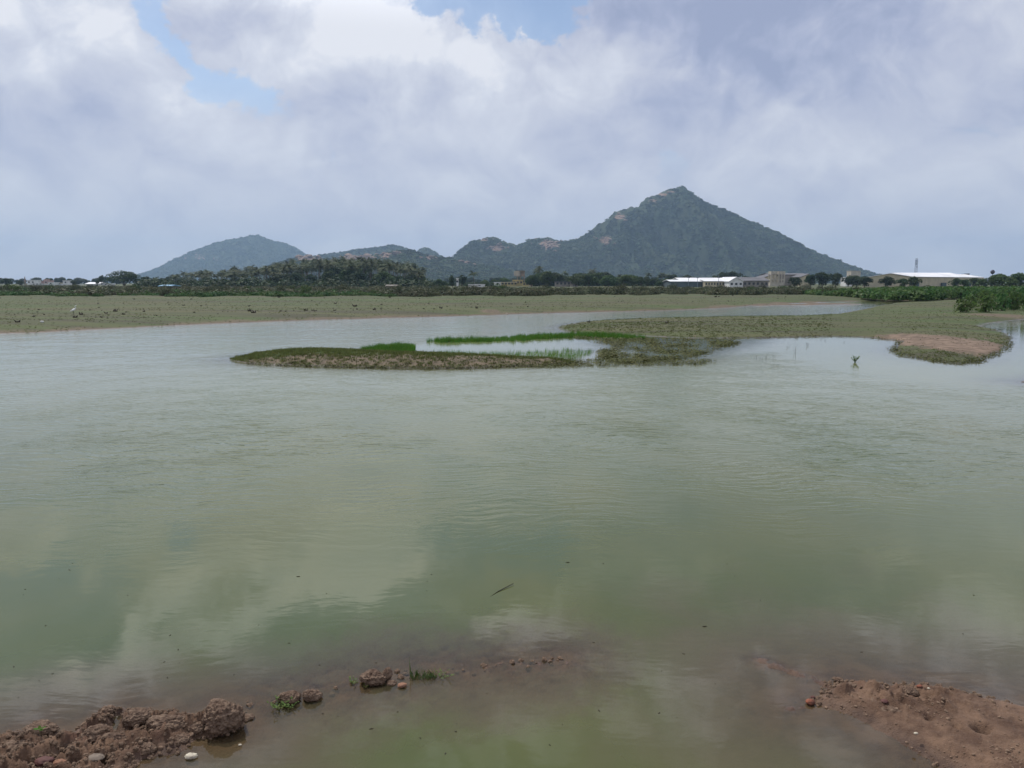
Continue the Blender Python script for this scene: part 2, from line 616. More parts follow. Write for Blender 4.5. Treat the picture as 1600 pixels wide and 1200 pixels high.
def principled(w, out, col, rough=0.8, spec=0.3, normal=None, metal=0.0):
    b = w.node('ShaderNodeBsdfPrincipled')
    w.put(b.inputs['Base Color'], col)
    w.put(b.inputs['Roughness'], rough)
    w.put(b.inputs['Specular IOR Level'], spec)
    w.put(b.inputs['Metallic'], metal)
    if normal is not None:
        w.put(b.inputs['Normal'], normal)
    w.l.new(b.outputs[0], out.inputs['Surface'])
    return b


def bump(w, h, strength=0.5, dist=0.02):
    b = w.node('ShaderNodeBump')
    b.inputs['Strength'].default_value = strength
    b.inputs['Distance'].default_value = dist
    w.put(b.inputs['Height'], h)
    return b.outputs[0]


def simple(name, col, col2=None, scale=3.0, rough=0.85, spec=0.2, bmp=0.0, rnd=0.0, coords='Object', detail=5, metal=0.0):
    m, w, out = newmat(name)
    tc = w.node('ShaderNodeTexCoord').outputs[coords]
    n = w.noise(tc, scale, detail, 0.6)
    c = w.mix(w.ramp(n, .35, .65), col, col2 or tuple(v * 0.7 for v in col))
    if rnd:
        ob = w.node('ShaderNodeObjectInfo')
        hs = w.node('ShaderNodeHueSaturation')
        w.put(hs.inputs['Value'], w.m('MULTIPLY_ADD', ob.outputs['Random'], 2 * rnd, 1 - rnd))
        w.put(hs.inputs['Hue'], w.m('MULTIPLY_ADD', w.m('FRACT', w.m('MULTIPLY', ob.outputs['Random'], 7.31)), 0.06, 0.47))
        w.put(hs.inputs['Color'], c)
        c = hs.outputs[0]
    principled(w, out, c, rough, spec, bump(w, n, bmp, 0.02) if bmp else None, metal)
    return m


def leafmat(name, cols, trans=0.25, rnd=0.25, scale=2.0, rough=0.6):
    m, w, out = newmat(name)
    tc = w.node('ShaderNodeTexCoord').outputs['Object']
    geo = w.node('ShaderNodeNewGeometry')
    ri = geo.outputs['Random Per Island']
    c = w.mix(ri, cols[0], cols[1])
    c = w.mix(w.ramp(w.noise(tc, scale, 3, .6), .4, .65), c, cols[2])
    ob = w.node('ShaderNodeObjectInfo')
    hs = w.node('ShaderNodeHueSaturation')
    w.put(hs.inputs['Value'], w.m('MULTIPLY_ADD', ob.outputs['Random'], 2 * rnd, 1 - rnd))
    w.put(hs.inputs['Hue'], w.m('MULTIPLY_ADD', w.m('FRACT', w.m('MULTIPLY', ob.outputs['Random'], 7.31)), 0.05, 0.475))
    w.put(hs.inputs['Color'], c)
    b = w.node('ShaderNodeBsdfPrincipled')
    w.put(b.inputs['Base Color'], hs.outputs[0])
    b.inputs['Roughness'].default_value = rough
    b.inputs['Specular IOR Level'].default_value = 0.12
    tr = w.node('ShaderNodeBsdfTranslucent')
    w.put(tr.inputs[0], hs.outputs[0])
    mx = w.node('ShaderNodeMixShader')
    mx.inputs[0].default_value = trans
    w.l.new(b.outputs[0], mx.inputs[1])
    w.l.new(tr.outputs[0], mx.inputs[2])
    w.l.new(mx.outputs[0], out.inputs['Surface'])
    return m


def ground_mat():
    m, w, out = newmat('ground_soil_and_grass')
    tc = w.node('ShaderNodeTexCoord').outputs['Object']
    sep = w.node('ShaderNodeSeparateXYZ')
    w.put(sep.inputs[0], tc)
    X, Y, Z = sep.outputs
    bare = w.attr('bare')
    near = w.ramp(Y, 9.0, 14.0)
    st = w.mapping(tc, (0.35, 0.9, 1))
    n1 = w.noise(st, 0.9, 8, 0.65)
    n2 = w.noise(w.mapping(tc, (0.07, 0.28, 1)), 0.6, 6, 0.6)
    n3 = w.noise(tc, 9.0, 6, 0.7)
    n4 = w.noise(tc, 2.3, 6, 0.62)
    grass = w.mix(w.ramp(n2, .38, .62), (0.048, 0.078, 0.016), (0.080, 0.080, 0.030))
    grass = w.mix(w.m('MULTIPLY', w.ramp(n1, .50, .66), .5), grass, (0.060, 0.078, 0.026))
    grass = w.mix(w.m('MULTIPLY', w.ramp(n3, .52, .66), .55), grass, (0.100, 0.080, 0.048))
    soil = w.mix(w.ramp(n4, .36, .66), (0.076, 0.059, 0.037), (0.138, 0.105, 0.066))
    soil = w.mix(w.m('MULTIPLY', w.ramp(n3, .45, .70), .6), soil, (0.185, 0.140, 0.092))
    soil = w.mix(w.ramp(bare, .82, .97), soil, w.mix(w.ramp(n4, .36, .66), (0.105, 0.072, 0.048), (0.215, 0.152, 0.105)))
    mudc = w.mix(w.ramp(w.noise(tc, 5.0, 8, .65), .36, .64), (0.096, 0.054, 0.034), (0.190, 0.116, 0.073))
    mudc = w.mix(w.m('MULTIPLY', w.ramp(w.noise(tc, 1.7, 4, .6), .55, .68), .5), mudc, (0.165, 0.085, 0.060))
    mudc = w.mix(w.m('MULTIPLY', w.ramp(w.noise(tc, 60, 4, .7), .55, .72), .45), mudc, (0.21, 0.145, 0.098))
    soil = w.mix(near, mudc, soil)
    n5 = w.noise(w.mapping(tc, (0.045, 0.55, 1)), 1.0, 7, 0.68)
    grass = w.mix(w.m('MULTIPLY', w.ramp(n5, .48, .60), .85), grass, (0.050, 0.045, 0.024))
    grass = w.mix(w.m('MULTIPLY', w.ramp(n5, .46, .36), .6), grass, (0.072, 0.098, 0.028))
    edge = w.ramp(w.m('ADD', bare, w.m('MULTIPLY', w.m('SUBTRACT', n3, .5), .9)), 0.30, 0.62)
    c = w.mix(edge, grass, soil)
    wet = w.ramp(w.m('ADD', Z, w.m('MULTIPLY', w.m('SUBTRACT', n3, .5), 0.02)), 0.05, 0.004)
    c = w.mix(w.m('MULTIPLY', wet, .55), c, w.mix(1.0, c, (0.42, 0.40, 0.38), 'MULTIPLY'))
    rough = w.m('MULTIPLY_ADD', w.m('MULTIPLY', wet, w.ramp(Z, -.01, .0)), -0.50, 0.92)
    nb = w.node('ShaderNodeBump')
    nb.inputs['Strength'].default_value = 0.8
    nb.inputs['Distance'].default_value = 0.02
    hgt = w.m('ADD', w.noise(tc, 45, 6, .7), w.m('MULTIPLY', w.noise(tc, 140, 3, .6), .35))
    w.put(nb.inputs['Height'], w.mix(near, hgt, w.m('MULTIPLY', n3, 0.8)))
    principled(w, out, c, rough, 0.35, nb.outputs[0])
    return m


def water_mat():
    m, w, out = newmat('turbid_water')
    tc = w.node('ShaderNodeTexCoord').outputs['Object']
    sep = w.node('ShaderNodeSeparateXYZ')
    w.put(sep.inputs[0], tc)
    X, Y, Z = sep.outputs
    dep = w.attr('depth')
    # suspended silt and algae, murkier brown in the shallows; body colour set paler with distance
    n = w.noise(w.mapping(tc, (0.5, 0.35, 1)), 0.9, 4, .5)
    body = w.mix(w.ramp(n, .35, .65), (0.070, 0.088, 0.028), (0.090, 0.099, 0.030))
    siltn = w.noise(tc, 1.3, 4, .55, 0.5)
    shallow = w.ramp(w.m('ADD', dep, w.m('MULTIPLY', w.m('SUBTRACT', siltn, .5), .16)), 0.17, 0.02)
    body = w.mix(w.m('MULTIPLY', shallow, .75), body, (0.115, 0.090, 0.058))
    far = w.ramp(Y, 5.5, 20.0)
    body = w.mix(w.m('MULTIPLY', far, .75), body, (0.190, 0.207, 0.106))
    opq = w.m('SUBTRACT', 1.0, w.m('EXPONENT', w.m('MULTIPLY', dep, -15.0)))
    opq = w.m('MAXIMUM', opq, 0.10, clamp=True)
    # wind ripples: two crossing families of short crests, in patches, none in the lee of the bank
    wv = w.vm('ADD', tc, w.vm('SCALE', w.vm('SUBTRACT', w.noise(tc, 0.45, 3, .5, out=1), (.5, .5, .5)), 1.3))
    r1 = w.noise(w.mapping(wv, (2.2, 9.5, 1), (0, 0, R(-24))), 1.0, 3, .45)
    r2 = w.noise(w.mapping(wv, (2.3, 10.0, 1), (0, 0, R(17)), (7, 3, 0)), 1.0, 3, .45)
    r3 = w.noise(w.mapping(wv, (7, 20, 1), (0, 0, R(-6))), 1.0, 3, .5)
    patch = w.ramp(w.noise(tc, 0.23, 3, .5), .36, .60)
    calm = w.ramp(w.m('ADD', Y, w.m('MULTIPLY', w.m('SUBTRACT', w.noise(tc, .35, 3, .5), .5), 6.0)), 6.0, 9.6, 0.03, 1.0)
    side = w.ramp(w.m('ADD', X, w.m('MULTIPLY', w.m('SUBTRACT', n, .5), 8)), -2.5, 2.5)
    rip = w.mix(side, r1, r2)
    pool = w.ramp(w.attr('lee'), 0.0, 1.0, 1.0, 0.14)
    amp = w.m('MULTIPLY', w.m('MULTIPLY', calm, pool), w.mix(w.ramp(Y, 10, 18), w.m('MULTIPLY_ADD', patch, .8, .2), (.62, .62, .62)))
    amp = w.m('MULTIPLY', amp, w.ramp(Y, 11, 20, 1.0, .62))
    hgt = w.m('MULTIPLY', w.m('ADD', rip, w.m('MULTIPLY', r3, .22)), amp)
    hgt = w.m('ADD', hgt, w.m('MULTIPLY', w.noise(w.mapping(tc, (3, 5, 1)), 1.4, 2, .5), .035))
    b = w.node('ShaderNodeBump')
    b.inputs['Strength'].default_value = 1.0
    b.inputs['Distance'].default_value = 0.023
    w.put(b.inputs['Height'], hgt)
    nrm = b.outputs[0]
    dif = w.node('ShaderNodeBsdfDiffuse')
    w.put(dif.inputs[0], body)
    trn = w.node('ShaderNodeBsdfTransparent')
    trn.inputs[0].default_value = (0.93, 0.92, 0.80, 1)
    m1 = w.node('ShaderNodeMixShader')
    w.put(m1.inputs[0], opq)
    w.l.new(trn.outputs[0], m1.inputs[1])
    w.l.new(dif.outputs[0], m1.inputs[2])
    gl = w.node('ShaderNodeBsdfGlossy')
    gl.inputs[0].default_value = (1, 1, 1, 1)
    gl.inputs['Roughness'].default_value = 0.03
    w.l.new(nrm, gl.inputs['Normal'])
    fr = w.node('ShaderNodeFresnel')
    fr.inputs[0].default_value = 1.33
    w.l.new(nrm, fr.inputs['Normal'])
    m2 = w.node('ShaderNodeMixShader')
    w.put(m2.inputs[0], fr.outputs[0])
    w.l.new(m1.outputs[0], m2.inputs[1])
    w.l.new(gl.outputs[0], m2.inputs[2])
    w.l.new(m2.outputs[0], out.inputs['Surface'])
    return m


def hill_mat(name, g1, g2, rock, rockcent, seed):
    """rockcent: (x, z, rx, rz, weight) outcrops of bare stone on the slope"""
    m, w, out = newmat(name)
    tc = w.node('ShaderNodeTexCoord').outputs['Object']
    n1 = w.noise(tc, 0.012, 8, .6)
    n2 = w.noise(tc, 0.06, 8, .7)
    c = w.mix(w.ramp(n1, .4, .6), g1, g2)
    c = w.mix(w.ramp(n2, .50, .62), c, tuple(v * .55 for v in g1))
    rk = w.attr('rock')
    rm = w.ramp(w.m('ADD', rk, w.m('MULTIPLY', w.m('SUBTRACT', n2, .5), 1.6)), .45, .62)
    c = w.mix(rm, c, w.mix(w.ramp(w.noise(tc, .15, 5, .7), .4, .6), rock, tuple(v * .5 for v in rock)))
    principled(w, out, c, .95, .1)
    return m


M = {}
M['ground'] = ground_mat()
M['water'] = water_mat()
M['mud'] = simple('mud_clod', (0.098, 0.060, 0.040), (0.200, 0.138, 0.094), 30, .85, .3, 1.0, detail=10)
M['leaf'] = leafmat('broad_leaf', ((0.066, 0.112, 0.032), (0.032, 0.060, 0.020), (0.095, 0.140, 0.042)), .3, .28, .3)
M['leafdark'] = leafmat('dark_leaf', ((0.040, 0.066, 0.026), (0.020, 0.036, 0.015), (0.060, 0.088, 0.032)), .25, .22, .3)
M['scrub'] = leafmat('scrub_leaf', ((0.074, 0.094, 0.042), (0.040, 0.054, 0.028), (0.110, 0.106, 0.064)), .25, .30, .7)
M['creeper'] = leafmat('creeper_leaf', ((0.055, 0.115, 0.032), (0.030, 0.066, 0.020), (0.080, 0.145, 0.042)), .3, .22, .5)
M['bigleaf'] = leafmat('wide_leaf', ((0.075, 0.150, 0.036), (0.036, 0.078, 0.022), (0.120, 0.185, 0.056)), .42, .2, 1.5, .45)
M['palm'] = leafmat('palm_frond', ((0.052, 0.074, 0.030), (0.020, 0.031, 0.014), (0.120, 0.135, 0.070)), .2, .3, .3, .7)
M['hillbush'] = leafmat('hill_scrub', ((0.066, 0.104, 0.042), (0.024, 0.038, 0.018), (0.098, 0.140, 0.058)), .2, .35, .3)
M['hillbush2'] = leafmat('dark_hill_scrub', ((0.032, 0.050, 0.028), (0.014, 0.022, 0.014), (0.050, 0.066, 0.036)), .2, .35, .3)
M['hillbush3'] = leafmat('light_hill_scrub', ((0.085, 0.115, 0.046), (0.040, 0.055, 0.026), (0.120, 0.140, 0.070)), .2, .35, .3)
M['trunk'] = simple('bark', (0.10, 0.075, 0.055), None, 4)
M['ptrunk'] = simple('palm_bark', (0.17, 0.145, 0.12), (0.10, 0.085, 0.07), 2)
M['grass'] = leafmat('short_grass', ((0.115, 0.150, 0.042), (0.080, 0.108, 0.030), (0.160, 0.165, 0.065)), .5, .25, .6)
M['drygrass'] = leafmat('dry_grass', ((0.066, 0.082, 0.022), (0.048, 0.066, 0.017), (0.098, 0.088, 0.036)), .5, .3, .6)
M['tuft'] = leafmat('tuft_blade', ((0.10, 0.19, 0.045), (0.07, 0.13, 0.03), (0.15, 0.21, 0.07)), .35, .15, 20)
M['reed'] = leafmat('bright_reed', ((0.085, 0.200, 0.026), (0.055, 0.140, 0.018), (0.130, 0.240, 0.042)), .45, .2, .8)
M['weed'] = leafmat('water_weed', ((0.105, 0.125, 0.030), (0.060, 0.062, 0.030), (0.175, 0.180, 0.040)), .2, .3, .8)
M['stub'] = simple('dead_plant', (0.022, 0.018, 0.014), (0.045, 0.035, 0.025), 12)
M['feather'] = simple('white_feather', (0.82, 0.82, 0.80), (0.74, 0.74, 0.72), 8)
M['yellow'] = simple('yellow_beak', (0.6, 0.42, 0.08), None, 8)
M['black'] = simple('black_leg', (0.02, 0.02, 0.02), None, 8)
M['white'] = simple('white_paint', (0.72, 0.72, 0.70), (0.58, 0.57, 0.55), .6)
M['whiteroof'] = simple('white_sheet_roof', (0.80, 0.80, 0.79), (0.66, 0.66, 0.66), .12, .5, .4)
M['cream'] = simple('cream_wall', (0.50, 0.44, 0.30), (0.40, 0.35, 0.25), .3)
M['paleframe'] = simple('pale_frame_concrete', (0.50, 0.45, 0.36), (0.38, 0.34, 0.28), .5)
M['ochre'] = simple('ochre_wall', (0.46, 0.38, 0.17), (0.36, 0.30, 0.16), .4)
M['pink'] = simple('pink_wall', (0.52, 0.36, 0.32), (0.42, 0.30, 0.27), .4)
M['concrete'] = simple('weathered_concrete', (0.30, 0.27, 0.23), (0.18, 0.165, 0.15), .5)
M['tankstone'] = simple('stained_tank', (0.33, 0.27, 0.21), (0.20, 0.16, 0.13), .8)
M['greyroof'] = simple('grey_sheet_roof', (0.15, 0.145, 0.15), (0.10, 0.10, 0.105), .3, .7)
M['greywall'] = simple('slate_wall', (0.10, 0.13, 0.14), (0.075, 0.095, 0.10), .3)
M['blueroof'] = simple('blue_sheet_roof', (0.26, 0.46, 0.62), (0.20, 0.38, 0.52), .5, .5)
M['glass'] = simple('dark_opening', (0.03, 0.035, 0.04), None, 1, .3, .5)
M['steel'] = simple('mast_steel', (0.22, 0.25, 0.31), (0.17, 0.20, 0.26), 1, .5, .5)
M['navy'] = simple('navy_paint', (0.018, 0.022, 0.045), (0.03, 0.035, 0.07), 1, .5, .4)
M['redbrick'] = simple('red_brick', (0.24, 0.078, 0.042), (0.13, 0.06, 0.042), 30, .8, .3, .5)
M['orange'] = simple('orange_stone', (0.30, 0.15, 0.09), (0.18, 0.10, 0.065), 30, .8, .3, .5)
M['pale'] = simple('pale_stone', (0.52, 0.47, 0.36), (0.36, 0.31, 0.24), 30, .7, .3, .5)
M['maroon'] = simple('maroon_stone', (0.105, 0.042, 0.034), (0.075, 0.032, 0.028), 25, .7, .3, .4)
M['mudlump'] = simple('mud_lump', (0.115, 0.074, 0.050), (0.215, 0.150, 0.102), 3, .9, .2, .4)
M['slab'] = simple('slab_stone', (0.20, 0.16, 0.125), (0.14, 0.11, 0.085), 30, .8, .3, .5)
M['crumb'] = simple('dry_crumb', (0.14, 0.092, 0.062), (0.24, 0.165, 0.112), 3, .9, .2)
M['twig'] = simple('wet_twig', (0.030, 0.025, 0.018), None, 20)
M['rock'] = simple('hill_rock', (0.27, 0.19, 0.14), (0.15, 0.11, 0.09), .3)
M['petal'] = simple('pale_petal', (0.72, 0.62, 0.70), None, 20)


# ------------------------------------------------------------------ ground and water sheets
def polar(azs, rads):
    A, Rr = np.meshgrid(azs, rads)
    x, y = Rr * np.sin(A), Rr * np.cos(A)
    nr, na = A.shape
    i = np.arange(nr * na).reshape(nr, na)
    a, b, c, d = i[:-1, :-1], i[:-1, 1:], i[1:, 1:], i[1:, :-1]
    f = np.stack([a, b, c, d], -1).reshape(-1, 4)
    return x.ravel(), y.ravel(), f


def radii(n, near, far, last):
    th = np.linspace(math.atan(CAMH / near), math.atan(CAMH / far), n)
    r = CAMH / np.tan(th)
    g = np.geomspace(far, last, 46)[1:]
    r0 = np.linspace(0.15, near, 10)[:-1]
    return np.concatenate([r0, r, g])


fine = np.radians(np.linspace(-39, 39, 860))
coarse = np.radians(np.linspace(39, 321, 90))[1:]
azs = np.concatenate([fine, coarse])
gx, gy, gf = polar(azs, radii(430, 3.2, 150, 8500))
gz, gb = land(gx, gy)
me = mesh_np('ground', np.stack([gx, gy, gz], -1), gf)
at = me.attributes.new('bare', 'FLOAT', 'POINT')
at.data.foreach_set('value', gb.astype(np.float32))
ground = link('ground', me, M['ground'], smooth=True)
tag(ground, 'flat pond bed, mud banks and grazed meadow reaching to the hills', kind='structure')

fine = np.radians(np.linspace(-39, 39, 420))
azs = np.concatenate([fine, coarse])
wr = radii(230, 3.2, 120, 170)
wx, wy, wf = polar(azs, wr[wr < 168])
wz, _ = land(wx, wy)
me = mesh_np('water', np.stack([wx, wy, np.zeros_like(wx)], -1), wf)
at = me.attributes.new('depth', 'FLOAT', 'POINT')
at.data.foreach_set('value', np.maximum(-wz, 0).astype(np.float32))
POOL = gp([(600, 550), (690, 531), (870, 520), (1110, 528), (1260, 527), (1240, 550), (1110, 560), (900, 568), (760, 556)])
lee = sstep(sdf_poly(wx, wy, POOL), -0.6, 0.8)
bay = sstep(sdf_poly(wx, wy, gp([(1100, 520), (1420, 520), (1800, 490), (1800, 600), (1500, 610), (1350, 590), (1200, 560)])), -1.5, 2.0)
at = me.attributes.new('lee', 'FLOAT', 'POINT')
at.data.foreach_set('value', np.maximum(lee, bay * .80).astype(np.float32))
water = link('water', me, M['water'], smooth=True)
tag(water, 'green murky pond water mirroring the clouds', kind='structure')


# ------------------------------------------------------------------ hills
HILLS = []


def hill(label, sil, D, Lf, seed, mat, rocks=(), nx=300, ny=70, bumpy=0.10):
    X, Z = [], []
    for a, b in sil:
        q = P(a, b, D)
        X.append(q[0])
        Z.append(max(q[2], 0.1))
    xs = np.linspace(X[0], X[-1], nx)
    zr = np.interp(xs, X, Z)
    t = np.concatenate([np.linspace(-1, 0, ny // 4)[:-1], np.linspace(0, 1, ny)])   # back, then front
    L = Lf * (0.35 + 0.65 * zr / max(Z))
    XX, TT = np.meshgrid(xs, t)
    LL = np.broadcast_to(L, XX.shape)
    ZR = np.broadcast_to(zr, XX.shape)
    YY = D - TT * LL
    prof = np.where(TT >= 0, (1 - TT) ** 1.25, 1 - TT ** 2)
    damp = np.sin(np.clip(np.abs(TT), 0, 1) * math.pi) ** 0.8
    rid = 1 - np.abs(fbm2(XX / 120 + 0.25 * YY / 120, YY / 330, 4, .55, seed)) * 2
    nz = fbm2(XX / 60, YY / 60, 5, .55, seed + 7)
    ZZ = ZR * prof + damp * (ZR * bumpy * 1.6 * (rid - .55) + max(Z) * bumpy * .35 * nz) - (TT >= .98) * 3
    ZZ += (fbm2(XX / 14, YY / 14, 3, .6, seed + 9)) * 1.6
    i = np.arange(XX.size).reshape(XX.shape)
    a, b, c, d = i[:-1, :-1], i[1:, :-1], i[1:, 1:], i[:-1, 1:]
    f = np.stack([a, b, c, d], -1).reshape(-1, 4)
    V = np.stack([XX, YY, ZZ], -1).reshape(-1, 3)
    me = mesh_np('hill', V, f)
    rk = np.zeros(len(V))
    for (px, py, rx, ry, wt) in rocks:
        q = P(px, py, D - Lf * .3)
        kx, kz = rx * D / F, ry * D / F
        # apparent place on the slope
        sx = V[:, 0] / V[:, 1] * (D - Lf * .3)
        sz = (V[:, 2] - CAMH) / V[:, 1] * (D - Lf * .3) + CAMH
        rk = np.maximum(rk, wt * np.exp(-(((sx - q[0]) / kx) ** 2 + ((sz - q[2]) / kz) ** 2)))
    at = me.attributes.new('rock', 'FLOAT', 'POINT')
    at.data.foreach_set('value', rk.astype(np.float32))
    o = link('hill', me, mat, smooth=True)
    tag(o, label, kind='structure')
    HILLS.append((XX, YY, ZZ, TT, rk.reshape(XX.shape), D))
    return o


MH1 = hill_mat('near_hill_cover', (0.036, 0.052, 0.026), (0.052, 0.064, 0.034), (0.27, 0.18, 0.13), (), 1)
hill('far blue hill on the left', [(215, 432), (225, 428), (245, 420), (270, 407), (300, 393), (320, 385), (335, 380), (350, 376), (370, 372.5), (382, 370), (390, 368), (397, 368), (404, 370), (415, 374), (440, 379), (450, 384),
      (460, 390), (478, 400), (500, 411), (540, 426), (560, 432)], 4400, 800, 101, MH1, [(310, 402, 18, 4, .5), (345, 405, 14, 4, .45)])
hill('middle low ridge behind the palm grove', [(440, 432), (470, 406), (500, 398), (530, 395), (560, 388), (575, 388), (590, 387), (602, 384), (612, 382.5), (625, 385), (640, 392), (650, 394), (655, 390), (662, 386), (670, 387), (680, 395), (700, 407), (730, 424), (750, 432)],
     3000, 450, 111, MH1)
hill('big pointed hill with a long left shoulder', [(690, 432), (702, 412), (712, 399), (720, 390), (726, 384), (738, 376.5), (748, 375), (760, 373.5), (778, 375), (790, 381), (798, 385), (808, 386), (815, 382), (825, 378), (835, 374.5), (845, 374),
      (858, 374), (868, 376), (880, 377), (892, 375.5), (900, 374), (912, 368), (920, 363), (932, 353), (940, 349), (955, 341), (962, 335), (972, 332), (990, 327), (1000, 324), (1008, 320), (1016, 313), (1025, 309), (1035, 304), (1045, 300.5),
      (1055, 296), (1062, 292.5), (1068, 290.5), (1075, 297), (1084, 303.5), (1092, 309), (1100, 315), (1115, 321), (1130, 328), (1150, 337), (1170, 346), (1185, 351), (1205, 359), (1220, 367), (1235, 376),
      (1250, 384), (1265, 391), (1280, 397), (1300, 404), (1316, 411), (1330, 417), (1345, 422), (1365, 428), (1390, 433)], 2300, 560, 121, MH1,
     [(968, 339, 9, 4, 1.1), (857, 382, 14, 7, 1.2), (778, 388, 14, 5, 1.0), (945, 375, 12, 6, .9), (1035, 304, 9, 3, .9), (1050, 300, 8, 2, .7), (1022, 314, 8, 3, .7), (755, 375, 10, 2, .7)], 420, 110, .20)
hill('low rocky hill behind the palm grove', [(400, 434), (425, 415), (440, 409), (452, 405), (466, 402), (480, 400), (492, 401), (505, 405), (520, 405), (535, 402), (550, 401), (565, 402), (580, 401), (592, 398), (605, 395), (620, 393), (635, 392), (645, 392),
      (655, 395), (668, 400), (682, 402), (700, 403), (715, 406), (735, 411), (760, 416), (790, 421), (830, 426), (880, 431), (900, 433)], 1750, 420, 131, MH1,
     [(478, 403, 13, 5, 1.0), (500, 406, 9, 4, .7), (552, 402, 24, 4, .9), (603, 400, 10, 4, .8), (672, 402, 10, 4, .8), (730, 410, 8, 3, .5)], 300, 70, .12)


# ------------------------------------------------------------------ foliage meshes
def leaf_quads(centers, normals, size, aspect=1.0, jitter=.5, tri=False):
    n = len(centers)
    nr = normals + RNG.normal(0, jitter, (n, 3))
    nr /= np.linalg.norm(nr, axis=1)[:, None] + 1e-9
    a = np.cross(nr, RNG.normal(0, 1, (n, 3)))
    a /= np.linalg.norm(a, axis=1)[:, None] + 1e-9
    b = np.cross(nr, a)
    s = size * RNG.uniform(.6, 1.4, (n, 1)) * .5
    bend = nr * s * .35
    V = np.stack([centers - a * s * aspect, centers - b * s * .75 + bend, centers + a * s * aspect, centers + b * s * .75 + bend], 1).reshape(-1, 3)
    Fc = np.arange(4 * n).reshape(n, 4)
    return V, Fc


def crown_pts(n, lobes, base, rad, flat=.8, up=.3):
    """leaf places on the skin and inside of several lobes; base/rad in metres of a unit tree"""
    cs, ns = [], []
    L = []
    for k in range(lobes):
        v = RNG.normal(0, 1, 3)
        v /= np.linalg.norm(v)
        v[2] = v[2] * .95 + .04
        c = base + v * np.array(rad) * RNG.uniform(.35, .72)
        L.append((c, np.array(rad) * RNG.uniform(.38, .58)))
    for c, r in L:
        m_ = n // lobes
        v = RNG.normal(0, 1, (m_, 3))
        v /= np.linalg.norm(v, axis=1)[:, None]
        v[:, 2] = np.where(v[:, 2] < -.5, -v[:, 2], v[:, 2])
        rr = RNG.uniform(.55, 1.05, (m_, 1)) ** .6
        cs.append(c + v * r * rr)
        ns.append(v + np.array([0, 0, up]))
    return np.concatenate(cs), np.concatenate(ns)


def crown_mesh(name, n, lobes, base, rad, size, jitter=.5):
    c, nn = crown_pts(n, lobes, np.array(base), rad)
    V, Fc = leaf_quads(c, nn, size, 1.0, jitter)
    return mesh_np(name, V, Fc)


def palm_crown_mesh(top, nf=22, ln=3.6, seed=0):
    r = random.Random(seed)
    mb = MB()
    for k in range(nf):
        az = 2 * math.pi * k / nf + r.uniform(-.2, .2)
        el = r.uniform(-.35, 1.25)
        L = ln * r.uniform(.8, 1.1)
        p = Vector(top)
        d = Vector((math.cos(az) * math.cos(el), math.sin(az) * math.cos(el), math.sin(el)))
        side = Vector((-math.sin(az), math.cos(az), 0))
        pts = [p.copy()]
        for j in range(6):
            p = p + d * (L / 6)
            d = (d + Vector((0, 0, -.27))).normalized()
            pts.append(p.copy())
        for j in range(6):
            a, b = pts[j], pts[j + 1]
            wd = .80 * math.sin(math.pi * (j + .8) / 7.2) ** .6
            for s_ in (-1, 1):
                for q in (0, .5):
                    base = a.lerp(b, q)
                    nxt = a.lerp(b, q + .46)
                    tip = base + side * s_ * wd * r.uniform(.8, 1.15) + (b - a) * .8 + Vector((0, 0, -.30 * wd))
                    mb.add([base, nxt, tip], [(0, 1, 2)])
    return mb.mesh('crown')


def trunk_mesh(h, r0, r1, lean=.0, limbs=0, n=7, seed=0, spread=.5):
    r = random.Random(seed)
    mb = MB()
    pts, rad = [], []
    for i in range(7):
        t = i / 6
        pts.append((lean * t * t * h * .3, lean * .3 * t * h * .1, -0.6 + (h + .6) * t))
        rad.append(r0 * (1 - t) + r1 * t + (r0 * .35 if i == 0 else 0))
    mb.tube(pts, rad, n)
    top = Vector(pts[-1])
    for k in range(limbs):
        az = 2 * math.pi * k / limbs + r.uniform(-.4, .4)
        st = Vector(pts[4 + k % 2])
        L = h * spread * r.uniform(.7, 1.1)
        e = st + Vector((math.cos(az) * L * .8, math.sin(az) * L * .8, L))
        mid = st.lerp(e, .5) + Vector((0, 0, -.08 * L))
        mb.tube([st, mid, e], [r1 * .9, r1 * .6, r1 * .25], 5)
    return mb.mesh('trunk')


# broadleaf prototypes are 1 unit tall trees scaled to their heights (about 10 m = scale 10)
TREES = {}


def tree_meshes(kind, k):
    key = (kind, k)
    if key in TREES:
        return TREES[key]
    if kind == 'round':
        cm = crown_mesh('crown', 1900, 9 + k, (0, 0, .46), (.46, .42, .46), .068)
        tm = trunk_mesh(.5, .035, .022, .1, 5, seed=k)
    elif kind == 'wide':
        cm = crown_mesh('crown', 3000, 14 + k, (0, 0, .44), (.78, .62, .46), .062)
        tm = trunk_mesh(.42, .05, .03, .1, 6, seed=k, spread=.7)
    elif kind == 'tall':
        cm = crown_mesh('crown', 900, 7 + k, (0, 0, .50), (.25, .23, .46), .060)
        tm = trunk_mesh(.5, .024, .016, .05, 3, seed=k)
    elif kind == 'shrub':
        cm = crown_mesh('crown', 700, 8 + k, (0, 0, .42), (.75, .60, .52), .085, .7)
        tm = trunk_mesh(.4, .03, .02, .3, 4, seed=k, spread=.9)
    for me_ in (cm, tm):
        me_.materials.append(M['trunk'])
    TREES[key] = (cm, tm)
    return TREES[key]


KINDNAME = {'round': 'broadleaf_tree', 'wide': 'spreading_tree', 'tall': 'slender_tree', 'shrub': 'shrub'}
MATVAR = {}


def with_mat(me_, mat):
    key = (me_.name, mat.name)
    if key not in MATVAR:
        c = me_.copy()
        c.materials.clear()
        c.materials.append(mat)
        MATVAR[key] = c
    return MATVAR[key]


